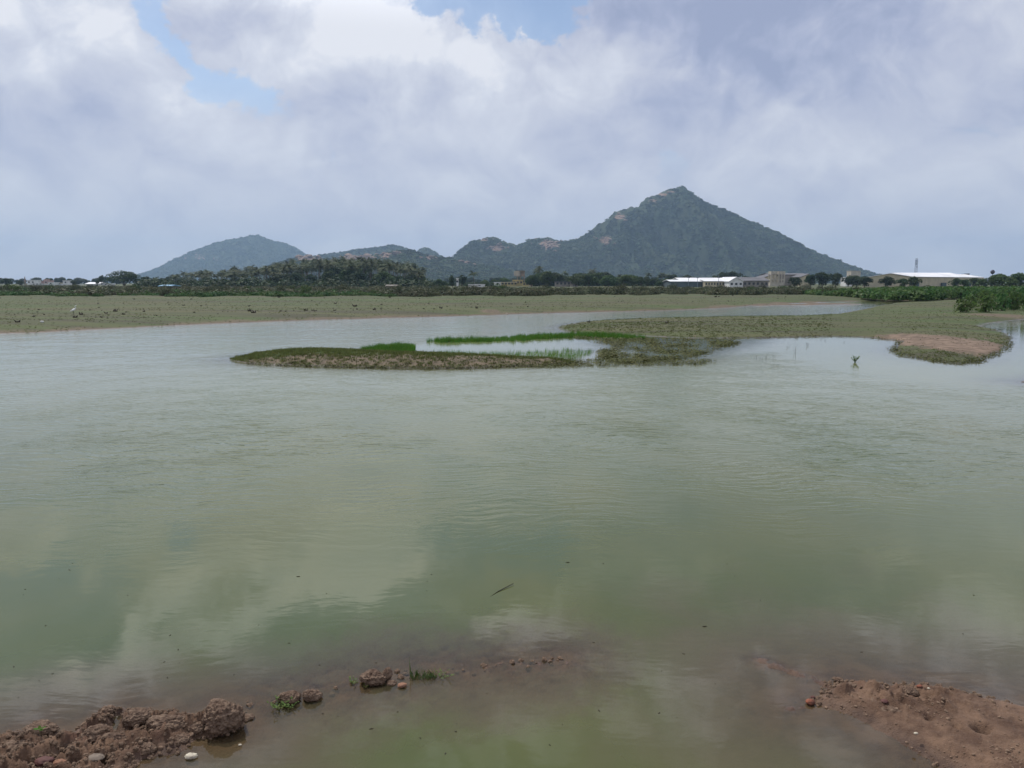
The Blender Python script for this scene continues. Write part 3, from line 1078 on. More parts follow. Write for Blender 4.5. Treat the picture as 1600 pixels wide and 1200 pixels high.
def plant_tree(kind, x, y, h, mat, label, cat, group=None, wide=1.0, z=None):
    cm, tm = tree_meshes(kind, random.randrange(3))
    z = zland(x, y) if z is None else z
    t = empty(KINDNAME[kind], (x, y, z), random.uniform(0, 6.28), (h * wide, h * wide, h))
    tag(t, label, cat, group)
    a = bpy.data.objects.new('crown', with_mat(cm, mat))
    b = bpy.data.objects.new('trunk', with_mat(tm, M['trunk']))
    for o in (a, b):
        COL.objects.link(o)
        o.parent = t
    return t


def tree_px(kind, px, top, Y, mat, label, cat, group=None, wide=1.0):
    x, y, z = P(px, top, Y)
    g = 0.6
    return plant_tree(kind, x, y, (z - g) / (.97 if kind != 'shrub' else .95), mat, label, cat, group, wide, g)


# ------------------------------------------------------------------ scatter of uncountable stuff
def scatter(name, pts, proto, scale, tilt=.15, label=None, cat=None):
    pts = np.asarray(pts, float)
    n = len(pts)
    me_ = mesh_np(name, pts)
    sca = np.asarray(scale, np.float32)
    if sca.ndim == 1:
        sca = np.stack([sca] * 3, -1)
    rot = np.stack([RNG.normal(0, tilt, n), RNG.normal(0, tilt, n), RNG.uniform(0, 6.283, n)], -1).astype(np.float32)
    a = me_.attributes.new('scl', 'FLOAT_VECTOR', 'POINT')
    a.data.foreach_set('vector', sca.ravel())
    a = me_.attributes.new('rot', 'FLOAT_VECTOR', 'POINT')
    a.data.foreach_set('vector', rot.ravel())
    o = link(name, me_)
    ng = bpy.data.node_groups.new(name, 'GeometryNodeTree')
    ng.interface.new_socket('Geometry', in_out='INPUT', socket_type='NodeSocketGeometry')
    ng.interface.new_socket('Geometry', in_out='OUTPUT', socket_type='NodeSocketGeometry')
    N, Lk = ng.nodes, ng.links
    gi, go = N.new('NodeGroupInput'), N.new('NodeGroupOutput')
    ip = N.new('GeometryNodeInstanceOnPoints')
    oi = N.new('GeometryNodeObjectInfo')
    oi.inputs['Object'].default_value = proto
    oi.inputs['As Instance'].default_value = True
    na = N.new('GeometryNodeInputNamedAttribute')
    na.data_type = 'FLOAT_VECTOR'
    na.inputs[0].default_value = 'scl'
    nb = N.new('GeometryNodeInputNamedAttribute')
    nb.data_type = 'FLOAT_VECTOR'
    nb.inputs[0].default_value = 'rot'
    er = N.new('FunctionNodeEulerToRotation')
    Lk.new(nb.outputs[0], er.inputs[0])
    Lk.new(gi.outputs[0], ip.inputs['Points'])
    Lk.new(oi.outputs['Geometry'], ip.inputs['Instance'])
    Lk.new(er.outputs[0], ip.inputs['Rotation'])
    Lk.new(na.outputs[0], ip.inputs['Scale'])
    Lk.new(ip.outputs[0], go.inputs[0])
    md = o.modifiers.new('scatter', 'NODES')
    md.node_group = ng
    tag(o, label, cat, None, 'stuff')
    return o


def proto(name, me_, mat):
    me_.materials.clear()
    me_.materials.append(mat)
    return bpy.data.objects.new(name, me_)


def blade_tuft(n, h, w, spread, lean=.5, seed=0):
    r = random.Random(seed)
    mb = MB()
    for k in range(n):
        az = r.uniform(0, 6.28)
        d = r.uniform(0, spread)
        b = Vector((math.cos(az) * d, math.sin(az) * d, 0))
        hh = h * r.uniform(.5, 1.15)
        a2 = r.uniform(0, 6.28)
        s_ = Vector((math.cos(a2), math.sin(a2), 0)) * w
        le = Vector((math.cos(az + r.uniform(-1, 1)), math.sin(az + r.uniform(-1, 1)), 0)) * hh * lean * r.uniform(.3, 1)
        m1 = b + Vector((0, 0, hh * .55)) + le * .3
        tip = b + Vector((0, 0, hh)) + le
        mb.add([b - s_, b + s_, m1 + s_ * .7, m1 - s_ * .7, tip], [(0, 1, 2, 3), (3, 2, 4)])
    return mb.mesh('tuft')


def clump_mesh(n, size, seed=0, dome=.6):
    v = RNG.normal(0, 1, (n, 3))
    v /= np.linalg.norm(v, axis=1)[:, None]
    v[:, 2] = np.abs(v[:, 2]) * 1.1 - .15
    c = v * np.array([1, 1, dome]) * RNG.uniform(.75, 1.05, (n, 1)) * (1 + .18 * np.sin(v[:, :1] * 5 + v[:, 1:2] * 4 + seed))
    V, Fc = leaf_quads(c, v + np.array([0, 0, .3]), size, 1.0, .45)
    return mesh_np('clump', V, Fc)


pr_hill = [proto('hill_scrub_clump', clump_mesh(90, .50, k, .75), M[('hillbush2', 'hillbush', 'hillbush3')[k]]) for k in range(3)]


def tri_pts(HD, n, mask):
    """random points on a hill's slope"""
    XX, YY, ZZ, TT, RK, D = HD
    nr, nc = XX.shape
    i = RNG.uniform(0, nr - 1.001, n)
    j = RNG.uniform(0, nc - 1.001, n)
    i0, j0 = i.astype(int), j.astype(int)
    fi, fj = i - i0, j - j0

    def bl(A):
        return (A[i0, j0] * (1 - fi) + A[i0 + 1, j0] * fi) * (1 - fj) + (A[i0, j0 + 1] * (1 - fi) + A[i0 + 1, j0 + 1] * fi) * fj

    p = np.stack([bl(XX), bl(YY), bl(ZZ)], -1)
    t, rk = bl(TT), bl(RK)
    keep = (t > -.12) & (t < .93) & mask(p, rk)
    return p[keep]


hn = [9000, 5000, 26000, 13000]
for k, HD in enumerate(HILLS):
    D = HD[5]
    def mk(p, rk, D=D):
        n = fbm2(p[:, 0] / 45, p[:, 1] / 45, 3, .5, 77)
        return (RNG.uniform(0, 1, len(p)) > rk * 1.7) & (n > -.45 + .25 * RNG.uniform(-1, 1, len(p)))
    p = tri_pts(HD, hn[k], mk)
    tone = fbm2(p[:, 0] / 150, p[:, 2] / 55, 4, .6, 91) * 1.5 + (.38 - p[:, 2] / HD[2].max()) * .7 + RNG.normal(0, .28, len(p))
    for q in range(3):
        pp = p[(tone < -.18, (tone >= -.18) & (tone < .30), tone >= .30)[q]]
        s_ = RNG.gamma(6, 1 / 6, len(pp)) * (2.0 + D / 2300 * 1.6)
        scatter('hillside_scrub', pp, pr_hill[q], np.stack([s_, s_, s_ * RNG.uniform(.6, 1.1, len(pp))], -1), .1,
                'dark green scrub trees covering the %s' % ('far blue hill', 'low middle ridge', 'big pointed hill', 'low rocky hill')[k], 'scrub')


def ico_rock(name, sub, seed, amp=.35, flat=.7):
    import bmesh
    bm = bmesh.new()
    bmesh.ops.create_icosphere(bm, subdivisions=sub, radius=1)
    me_ = bpy.data.meshes.new(name)
    bm.to_mesh(me_)
    bm.free()
    n = len(me_.vertices)
    co = np.empty(n * 3, np.float32)
    me_.vertices.foreach_get('co', co)
    co = co.reshape(-1, 3).astype(float)
    d = 1 + amp * fbm3(co + seed * 5.1, 1.3, 4, .55, seed)
    co = co * d[:, None]
    co[:, 2] *= flat
    me_.vertices.foreach_set('co', co.astype(np.float32).ravel())
    me_.update()
    return me_


pr_rock = proto('hill_boulder', ico_rock('boulder', 2, 3), M['rock'])
rp = []
for HD in HILLS:
    q = tri_pts(HD, 9000, lambda p, rk: RNG.uniform(0, 1, len(p)) < rk * .5)
    rp.append(q)
rp = np.concatenate(rp)
s_ = RNG.gamma(3, 1.0, len(rp)) + 1.6
scatter('boulders', rp + np.array([0, 0, .5]), pr_rock, np.stack([s_ * 1.2, s_, s_ * .9], -1), .3, 'brown boulders and bare rock showing through the hill scrub', 'boulders')


# ------------------------------------------------------------------ meadow edge scrub, creepers and thickets
def pts_between(fn_px, n):
    return [fn_px() for _ in range(n)]


pr_scrub = [proto('scrub_clump', clump_mesh(170, .26, k, .8), M['scrub']) for k in range(2)]
pr_creep = [proto('creeper_clump', clump_mesh(170, .24, k + 5, .55), M['creeper']) for k in range(2)]


def band_pts(px0, px1, ya, yb, n, fn=None):
    out = []
    for _ in range(n):
        px = random.uniform(px0, px1)
        Y = random.uniform(ya, yb)
        x = pdir(px, 445)[0] / pdir(px, 445)[1] * Y
        out.append((x, Y, .45 + (Y - 115) * .001))
    return np.array(out)


# front edge of the band curves with the picture: (px, distance)
EDGE = [(-500, 125), (0, 122), (300, 118), (600, 118), (900, 128), (1100, 135), (1250, 132), (1300, 125), (1700, 110)]


def edge(px):
    return float(np.interp(px, [a for a, b in EDGE], [b for a, b in EDGE])) + 5 * math.sin(px * .037) + 3 * math.sin(px * .11 + 1)


def band(px0, px1, d0, d1, n, h0, h1, proto_, name, label, seed):
    pts, scl = [], []
    r = random.Random(seed)
    while len(pts) < n:
        px = r.uniform(px0, px1)
        Y = edge(px) + d0 + (d1 - d0) * r.random() ** 1.4
        u, v, _ = pdir(px, 445)
        x = u / v * Y
        dens = float(fbm2(np.array([x / 9.0]), np.array([Y / 14.0]), 3, .5, seed)[0])
        if dens < -.25 and r.random() < .8:
            continue
        h = (h0 + (h1 - h0) * r.random() ** 1.3) * (1 + .5 * dens)
        pts.append((x, Y, zland(x, Y) * 0 + .42))
        wd = h * r.uniform(.8, 1.3)
        scl.append((wd, wd, h))
    scatter(name, pts, proto_, np.array(scl), .12, label, 'undergrowth')


band(-250, 620, -2, 40, 1000, .5, 1.15, pr_creep[0], 'creeper_undergrowth', 'low bright green creeper bank along the left edge of the meadow', 1)
band(-250, 1700, 4, 90, 1600, .6, 1.25, pr_scrub[0], 'scrub_undergrowth', 'dull green thorny scrub belt between meadow and tree line', 2)
band(620, 1260, -4, 60, 900, .5, 1.3, pr_scrub[1], 'scrub_undergrowth', 'olive scrub belt behind the middle of the meadow', 3)
band(-250, 700, 60, 260, 900, .9, 1.3, pr_scrub[1], 'scrub_undergrowth', 'dark scrub under the palm grove', 4)

pr_under = proto('understorey_clump', clump_mesh(190, .24, 9, .9), M['leafdark'])
pts, scl = [], []
for k in range(900):
    px = random.choice((random.uniform(225, 670), random.uniform(815, 1060), random.uniform(670, 830)))
    Y = random.uniform(300, 430) if px < 670 else random.uniform(385, 470)
    u, v, _ = pdir(px, 445)
    pts.append((u / v * Y, Y, .3))
    h = random.uniform(2.0, 4.6) if px < 670 or px > 830 else random.uniform(1.6, 2.8)
    scl.append((h * 1.2, h * 1.1, h))
scatter('understorey', pts, pr_under, np.array(scl), .1, 'dark bushy understorey below the palms and the broadleaf row', 'undergrowth')

# shrubs of the belt one can tell apart
for k in range(150):
    px = random.uniform(-60, 1660)
    Y = edge(px) + random.uniform(2, 75)
    u, v, _ = pdir(px, 445)
    mt = M['scrub'] if random.random() < .75 else M['leaf']
    plant_tree('shrub', u / v * Y, Y, random.uniform(1.0, 2.0), mt, ('leafy green' if mt == M['leaf'] else 'dull thorny') + ' shrub of the scrub belt ' + ('below the village' if px < 165 else 'below the domed tree' if px < 250 else 'below the palm grove' if px < 670 else 'below the yellow buildings' if px < 860 else 'below the broadleaf row' if px < 1045 else 'below the factory' if px < 1240 else 'below the dark trees and warehouse'), 'shrub', 'shrubs of the scrub belt', random.uniform(.8, 1.3), .45)


# wide-leaved plants on the right: stems with big heart leaves
def bigleaf_mesh(n=130, h=1.0, seed=0, wide=.5, leaf=.17):
    r = np.random.default_rng(seed)
    az = r.uniform(0, 6.283, n)
    rad = wide * r.uniform(0, 1, n) ** .6
    zz = h * r.uniform(.08, 1, n) * (1 - .35 * (rad / wide) ** 2)
    c = np.stack([np.cos(az) * rad, np.sin(az) * rad, zz], -1)
    nn = np.stack([np.cos(az) * .8, np.sin(az) * .8, np.full(n, .55)], -1)
    nn += r.normal(0, .35, nn.shape)
    nn /= np.linalg.norm(nn, axis=1)[:, None]
    dn = np.tile([0, 0, -1.0], (n, 1)) + r.normal(0, .35, (n, 3))
    a = dn - nn * np.sum(dn * nn, 1)[:, None]
    a /= np.linalg.norm(a, axis=1)[:, None]
    b = np.cross(nn, a)
    s = leaf * r.uniform(.6, 1.2, (n, 1))
    # heart: two lobes at the stalk, point at the tip, folded along the midrib
    V = np.stack([c - a * s * .30, c - a * s * .55 + b * s * .35 + nn * s * .10, c + b * s * .50 + nn * s * .12, c + a * s * .75,
                  c - b * s * .50 + nn * s * .12, c - a * s * .55 - b * s * .35 + nn * s * .10], 1).reshape(-1, 3)
    i = np.arange(n)[:, None] * 6
    Fc = np.concatenate([i + np.array([[0, 1, 2, 3]]), i + np.array([[0, 3, 4, 5]])])
    return mesh_np('foliage', V, Fc)


def stems_mesh(n, h, wide, seed):
    r = random.Random(seed)
    mb = MB()
    for k in range(n):
        az = r.uniform(0, 6.28)
        q = wide * r.uniform(.2, .9)
        b = Vector((math.cos(az) * q * .3, math.sin(az) * q * .3, -.1))
        e = Vector((math.cos(az) * q, math.sin(az) * q, h * r.uniform(.7, 1)))
        m_ = b.lerp(e, .5) + Vector((0, 0, .08 * h))
        mb.tube([b, m_, e], [.014, .010, .004], 4, False)
    return mb.mesh('stems')


BL = [bigleaf_mesh(150, 1.0, k, .5) for k in range(4)]
ST = [stems_mesh(11, .95, .5, k) for k in range(4)]
for me_ in BL:
    me_.materials.append(M['bigleaf'])
for me_ in ST:
    me_.materials.append(M['trunk'])
pr_big = [proto('wide_leaf_plant_clump', bigleaf_mesh(120, 1.0, 30 + k, .55, .20), M['bigleaf']) for k in range(2)]
# far thicket along the channel head
pts, scl = [], []
for _ in range(1500):
    px = random.uniform(1240, 1720)
    lo = np.interp(px, [1240, 1300, 1400, 1450, 1500, 1600, 1720], [460, 463, 468, 468, 464, 464, 466])
    hi = 452
    py = lo - (lo - hi) * random.random() ** 1.1
    x, y = G(px, py, .4)
    y0 = min(y, 135)
    x = x / y * y0
    pts.append((x, y0, .35))
    s_ = random.uniform(.9, 1.5) * np.interp(px, [1240, 1300, 1420, 1600], [.55, .8, 1.1, 1.1])
    scl.append((s_ * 1.3, s_ * 1.3, s_))
pts, scl = np.array(pts), np.array(scl)
scatter('wide_leaf_thicket', pts[:750], pr_big[0], scl[:750], .1, 'dense dark green wide-leaved thicket at the head of the channel', 'thicket')
scatter('wide_leaf_thicket', pts[750:], pr_big[1], scl[750:], .1, 'dense dark green wide-leaved thicket at the head of the channel', 'thicket')
# nearer clump, plant by plant
spots = []
for row, (ya, n_) in enumerate(((486, 9), (480, 9), (474, 9), (468, 9))):
    for k in range(n_):
        px = 1512 + 26 * k + random.uniform(-9, 9) - row * 2 + (8 if row else 0)
        py = ya + random.uniform(-2, 2) + (4 if 1540 < px < 1562 and row == 0 else 0) - max(0, px - 1570) * .05
        spots.append((px, py))
for k, (px, py) in enumerate(spots):
    x, y = G(px, py, .25)
    h = random.uniform(1.15, 1.6) + np.interp(px, [1500, 1530, 1600, 1750], [-.25, .1, .45, .6])
    t = empty('wide_leaf_plant', (x, y, zland(x, y) - .02), random.uniform(0, 6.28), (1.35, 1.35, h))
    tag(t, 'leafy wide-leaved bush in the clump at the right edge above the mound', 'bush', 'wide-leaved bushes beside the right pool')
    for nm, lst in (('foliage', BL), ('stems', ST)):
        o = bpy.data.objects.new(nm, lst[k % 4])
        COL.objects.link(o)
        o.parent = t
    if k % 3 == 0:
        for j in range(3):
            a_, q_ = random.uniform(0, 6.28), random.uniform(.2, .5)
            c = Vector((math.cos(a_) * q_, math.sin(a_) * q_, random.uniform(.6, 1.0)))
            ring = [c + Vector((math.cos(z_) * .045, math.sin(z_) * .045, .02)) for z_ in np.linspace(0, 5.03, 5)]
            MB().add([c] + ring, [(0, 1 + i, 1 + (i + 1) % 5) for i in range(5)]).build('flower', M['petal'], t)

# ------------------------------------------------------------------ tree line
# palms
def where(px):
    for lim, txt in ((300, 'behind the blue-roofed shed'), (345, 'above the low white wall'), (400, 'at the thin left end'), (450, 'where the rocky hill begins'),
                     (500, 'below the leftmost brown hill rocks'), (545, 'just left of the hill mast'), (580, 'right below the hill mast'),
                     (620, 'above the small cream hut'), (700, 'at the right end, past the cream hut')):
        if px < lim:
            return txt


PALMS = []
for k in range(5):
    h = 1.0
    pts = [(.06 * math.sin(k * 2) * (i / 7) ** 2 * 12, .06 * math.cos(k * 2) * (i / 7) ** 2 * 12, -0.5 + 11.5 * i / 7) for i in range(8)]
    tb = MB().tube(pts, [.24, .18, .16, .15, .14, .14, .13, .12], 7).mesh('trunk')
    cm = palm_crown_mesh(pts[-1], 30, 3.3, k)
    cm.materials.append(M['palm'])
    tb.materials.append(M['ptrunk'])
    PALMS.append((tb, cm))


def palm(x, y, h, label, group, k=None, z=.6):
    k = random.randrange(5) if k is None else k
    t = empty('coconut_palm', (x, y, z), random.uniform(0, 6.28), (1.0, 1.0, h / 12.6))
    tag(t, label, 'palm', group)
    for nm, me_ in zip(('trunk', 'crown'), PALMS[k]):
        o = bpy.data.objects.new(nm, me_)
        COL.objects.link(o)
        o.parent = t
    return t


TOP = [(240, 432), (300, 424), (340, 421), (400, 417), (440, 411), (480, 406), (520, 403), (560, 403), (600, 405), (640, 411), (662, 417), (670, 424)]


def topline(px, L):
    return float(np.interp(px, [a for a, b in L], [b for a, b in L]))


for k in range(270):
    px = random.uniform(262, 664) if k > 70 else random.uniform(420, 655)
    dep_ = random.random()
    Y = 330 + 170 * dep_
    tp = topline(px, TOP) + random.uniform(-4.5, 5.5) + (1 - dep_) * 9
    x, y, z = P(px, tp, Y)
    if z - .6 < 5:
        continue
    palm(x, y, z - .6, ('tall' if dep_ > .55 else 'shorter') + ' coconut palm of the grove ' + where(px), 'coconut palms of the grove')
for px, tp, Y, lb in ((741, 424, 360, 'lone palm with a small round head between grove and water tower'), (845, 416, 400, 'palm rising just right of the water tower'),
                      (838, 420, 410, 'shorter palm beside the water tower'), (925, 420, 430, 'palm head above the broadleaf row, right of the tank')):
    x, y, z = P(px, tp, Y)
    palm(x, y, z - .6, lb, None)
for k in range(16):
    px = random.uniform(880, 1040)
    x, y, z = P(px, 424 + random.uniform(-2, 3) + (px - 880) * .02, 470)
    palm(x, y, z - .6, 'palm head peeping over the broadleaf row below the big hill', 'palms over the broadleaf row')
# broadleaf trees mixed into the grove
for k in range(42):
    px = random.uniform(225, 670)
    Y = random.uniform(310, 420)
    tp = topline(px, TOP) + random.uniform(9, 22)
    tp = min(tp, 440)
    tree_px('round', px, tp, Y, M['leafdark'] if random.random() < .7 else M['leaf'], 'dark broadleaf tree among palms ' + where(px), 'tree', 'broadleaf trees in the grove', random.uniform(.9, 1.4))
# far left tree line behind the village
for k in range(60):
    px = random.uniform(-60, 330)
    tp = 433.5 + 3.0 * math.sin(px * .06) * .5 + random.uniform(-2, 2.5) - (px > 90) * 1.0
    tree_px('round', px, tp, random.uniform(620, 900), M['leafdark'], 'tree in the hazy far line behind the village', 'tree', 'far trees behind the village', random.uniform(1.1, 1.7))
for px, tp, Y, kd, wd, lb in ((8, 433, 400, 'round', 1.2, 'dark tree at the far left edge beside the village'), (32, 436, 420, 'round', 1.1, 'low dark tree left of the slim tower in the village'),
                              (-25, 431, 400, 'round', 1.2, 'dark tree just beyond the left end of the village'),
                              (192, 419.5, 380, 'wide', 1.2, 'great dome-crowned tree, the biggest on the left'), (228, 429, 400, 'round', 1.2, 'mid green tree right of the great domed tree'),
                              (242, 433, 370, 'round', 1.3, 'smaller tree beside the blue-roofed shed'), (158, 430, 430, 'tall', 1.2, 'slender tree left of the great domed tree'),
                              (262, 430, 420, 'round', 1.1, 'round tree behind the blue-roofed shed'),
                              (115, 437, 430, 'round', 1.2, 'small tree between the white village houses'),
                              (152, 438, 380, 'tall', 1.3, 'narrow tree before the village, left of the domed tree')):
    tree_px(kd, px, tp, Y, M['leafdark'], lb, 'tree', None, wd)
# between grove and tower
for px, tp, Y, kd, wd, lb in ((707, 430.5, 300, 'tall', 1.5, 'dark upright tree right of the palm grove'), (722, 430, 330, 'tall', 1.6, 'dark bushy tree between the upright tree and the lone palm'),
                              (684, 434, 330, 'round', 1.2, 'low tree at the right end of the grove'), (756, 436, 350, 'round', 1.4, 'low green tree right of the lone palm'),
                              (775, 435, 380, 'round', 1.3, 'tree behind the yellow building'), (790, 432, 420, 'round', 1.4, 'tree left of the water tower'), (694, 437, 340, 'round', 1.2, 'small tree by the narrow white tower')):
    tree_px(kd, px, tp, Y, M['leaf'] if kd == 'round' else M['leafdark'], lb, 'tree', None, wd)
TOP2 = [(820, 425), (835, 421), (870, 420), (900, 423), (930, 422), (960, 425), (1000, 428), (1050, 430)]
for k in range(44):
    px = 822 + 232 * (k + random.random() * .8) / 44
    Y = random.uniform(330, 430)
    tree_px('round', px, topline(px, TOP2) + random.uniform(-.5, 8), Y, M['leaf'] if random.random() < .7 else M['leafdark'], 'leafy green tree in the row ' + ('just right of the water tower' if px < 868 else 'above the grey unfinished house' if px < 905 else 'midway between grey house and factory' if px < 980 else 'nearest the factory'), 'tree', 'broadleaf row below the big hill', random.uniform(1.0, 1.45))
for px, tp, Y, wd, lb in ((1050, 425, 460, 1.3, 'dark tree behind the left end of the white factory roof'), (1077, 427, 460, 1.3, 'tree just behind the white factory roof'), (1117, 427, 470, 1.0, 'small tree over the factory roof'),
                          (1132, 421, 470, 1.1, 'left of the twin dark trees above the factory gable'), (1146, 421, 470, 1.1, 'right of the twin dark trees above the factory gable'), (1163, 429, 480, 1.3, 'low tree behind the grey factory roof'),
                          (1242, 430, 300, 1.4, 'dark rounded tree in front of the grey roofed hall'), (1268, 425, 330, 1.1, 'dark tree right of the frame tower'), (1286, 422, 330, 1.2, 'tallest of the dark trees right of the frame tower'),
                          (1307, 423.5, 330, 1.0, 'dark tree at the right of the trio by the hall'), (1340, 428, 320, 1.6, 'low spreading tree before the warehouse corner'), (1326, 428.5, 330, 1.3, 'low tree left of the warehouse corner'), (1352, 430.5, 300, 1.3, 'bushy low tree touching the warehouse corner'),
                          (1385, 430, 290, 1.4, 'round bush-like tree against the cream warehouse gable'), (1431, 430, 280, 1.3, 'round tree against the white warehouse roof'), (1412, 433, 280, 1.3, 'olive tree left of the mast'),
                          (1494, 432, 300, 1.4, 'low tree before the right end of the white roof'), (1508, 434, 290, 1.3, 'low tree at the right end of the warehouse'), (1525, 432, 320, 1.5, 'low tree right of the warehouse'),
                          (1550, 428, 260, 1.3, 'mid green tree under the dark round tank'), (1568, 424.5, 250, 1.5, 'broad tree at the right edge of the picture'), (1596, 423, 250, 1.3, 'tallest tree at the right edge'),
                          (1625, 424, 250, 1.4, 'tree just past the right edge'), (1537, 433, 270, 1.4, 'low dark tree left of the broad tree at the right'), (1583, 431, 240, 1.5, 'low tree between the two big ones at the right')):
    tree_px('round', px, tp, Y, M['leafdark'] if px < 1400 else M['leaf'], lb, 'tree', None, wd)
# more low distant trees along the foot of the big hill
for k in range(70):
    px = random.uniform(680, 1400)
    tree_px('round', px, 431 + random.uniform(-2, 4), random.uniform(600, 1000), M['leafdark'], 'far tree along the foot of the big hill', 'tree', 'far trees at the hill foot', random.uniform(1.0, 1.6))


# ------------------------------------------------------------------ buildings
def hall(name, px0, px1, ridge, eave, base, Y, depth, wallm, roofm, label, cat, windows=0, gable=True, base_z=0.4, ridge_px=None):
    """building whose long or gable side faces us; sizes read at its distance"""
    x0, _, ze = P(px0, eave, Y)
    x1, _, _ = P(px1, eave, Y)
    zr = P(px0, ridge, Y)[2]
    t = empty(name, ((x0 + x1) / 2, Y, base_z))
    tag(t, label, cat)
    w2 = (x1 - x0) / 2
    ze -= base_z
    zr -= base_z
    if gable:      # gable end towards the camera
        rx = 0 if ridge_px is None else P(ridge_px, eave, Y)[0] - (x0 + x1) / 2
        mb = MB().add([(-w2, 0, 0), (w2, 0, 0), (w2, 0, ze), (rx, 0, zr), (-w2, 0, ze), (-w2, depth, 0), (w2, depth, 0), (w2, depth, ze), (rx, depth, zr), (-w2, depth, ze)],
                      [(0, 1, 2, 3, 4), (6, 5, 9, 8, 7), (1, 6, 7, 2), (5, 0, 4, 9)])
        mb.build('wall', wallm, t)
        o, th = .35, .22
        rb = MB()
        for s_ in (-1, 1):
            ex = s_ * (w2 + o)
            rb.add([(rx, -o, zr + .01), (ex, -o, ze - .05), (ex, depth + o, ze - .05), (rx, depth + o, zr + .01), (rx, -o, zr + th), (ex, -o, ze + th - .05), (ex, depth + o, ze + th - .05), (rx, depth + o, zr + th)],
                   [(0, 1, 2, 3), (4, 7, 6, 5), (0, 4, 5, 1), (1, 5, 6, 2), (2, 6, 7, 3)])
        rb.build('roof', roofm, t)
    else:          # long side towards the camera, roof rising to a ridge in mid depth
        MB().box(-w2, w2, 0, depth, 0, ze).build('wall', wallm, t)
        o, th = .4, .2
        rb = MB()
        rb.add([(-w2 - o, -o, ze + .02), (w2 + o, -o, ze + .02), (w2 + o, depth / 2, zr), (-w2 - o, depth / 2, zr), (-w2 - o, depth + o, ze + .02), (w2 + o, depth + o, ze + .02),
                (-w2 - o, -o, ze + th), (w2 + o, -o, ze + th), (w2 + o, depth / 2, zr + th), (-w2 - o, depth / 2, zr + th), (-w2 - o, depth + o, ze + th), (w2 + o, depth + o, ze + th)],
               [(0, 3, 2, 1), (3, 4, 5, 2), (6, 7, 8, 9), (9, 8, 11, 10), (0, 1, 7, 6), (4, 10, 11, 5), (0, 6, 9, 3), (3, 9, 10, 4), (1, 2, 8, 7), (2, 5, 11, 8)])
        rb.build('roof', roofm, t)
    if windows:
        ww = (x1 - x0) / windows
        for i in range(windows):
            cx = -w2 + ww * (i + .5)
            MB().box(cx - ww * .25, cx + ww * .25, -.06, .10, ze * .45, ze * .80).build('window', M['glass'], t)
    return t


def house(px0, px1, top, base, Y, wallm, label, cat='house', roofm=None, win=2, depth=7):
    x0, _, zt = P(px0, top, Y)
    x1 = P(px1, top, Y)[0]
    t = empty('house', ((x0 + x1) / 2, Y, .5))
    tag(t, label, cat)
    w2, h = (x1 - x0) / 2, zt - .5
    MB().box(-w2, w2, 0, depth, 0, h - .35).build('wall', wallm, t)
    MB().box(-w2 - .2, w2 + .2, -.2, depth + .2, h - .35, h).build('roof', roofm or wallm, t)
    for i in range(win):
        cx = -w2 + 2 * w2 * (i + .5) / win
        MB().box(cx - .5, cx + .5, -.05, .1, h * .5, h * .5 + 1.0).build('window', M['glass'], t)
    return t


# village on the left
for a in ((42, 54, 437.5, 446, 520, 'white', 'white block house left in the village, beside the slim tower', 2), (50, 66, 443.2, 448, 480, 'white', 'long low white house in front of the village', 3),
          (54, 60, 439, 446, 560, 'pink', 'small pink house in the middle of the village', 1), (68, 75, 438, 447, 560, 'pink', 'tall pink house with a roof room in the village', 1),
          (75, 83, 441, 448, 520, 'white', 'bluish white house right of the tall pink one', 1), (90, 96, 443.5, 448, 500, 'white', 'tiny white house in front of dark trees', 1),
          (98, 106, 438.2, 447, 540, 'white', 'tall white house with a stepped top in the village', 1), (111, 120, 444.5, 449, 480, 'white', 'low white hut in the gap of the trees', 1),
          (86, 91, 441.5, 447, 560, 'cream', 'narrow cream house behind the village', 1), (160, 170, 443, 447, 430, 'white', 'white house half hidden left of the domed tree', 1),
          (302, 318, 441.2, 446, 380, 'white', 'low white wall-like building in front of the palms', 2)):
    house(a[0], a[1], a[2], a[3], a[4], M[a[5]], a[6], win=a[7])
house(68.5, 72.5, 436.3, 439, 566, M['pink'], 'small rooftop room on the pink village house', 'roof room', None, 0, 4)
hall('shed', 134, 154, 441.5, 444, 449, 440, 9, M['white'], M['whiteroof'], 'white pitched-roof shed right of the village', 'shed', 3, False)
hall('shed', 250.5, 265, 446.2, 447.6, 450, 190, 5, M['concrete'], M['blueroof'], 'small pale blue roofed shed at the edge of the scrub', 'shed', 0, False)
# slim brown tower
x, y, z = P(38.5, 432, 520)
t = empty('village_tower', (x, y, .5))
tag(t, 'slim brown pointed tower standing at the left of the village', 'tower')
MB().tube([(0, 0, -.3), (0, 0, z - 3)], [.9, .75], 6).build('shaft', M['tankstone'], t)
MB().tube([(0, 0, z - 3), (0, 0, z - .5)], [.65, .12], 6).build('spire', M['tankstone'], t)
# hut at the grove's foot
t = hall('hut', 605, 618, 446.3, 447.6, 454, 165, 3.5, M['cream'], M['concrete'], 'small cream hut at the foot of the palm grove', 'hut', 0, False)
MB().box(-.9, -.2, -.05, .05, 0, 1.1).build('door', M['glass'], t)
# narrow white tower, low white roofs
house(713, 716, 434.5, 444, 380, M['white'], 'narrow white tower among dark trees right of the grove', 'tower', None, 1, 2)
house(732, 739, 444.3, 447, 330, M['white'], 'left of two low white walls right of the grove', 'wall', None, 0, 3)
house(741, 757, 444.0, 447, 330, M['white'], 'right and longer of two low white walls right of the grove', 'wall', None, 1, 3)

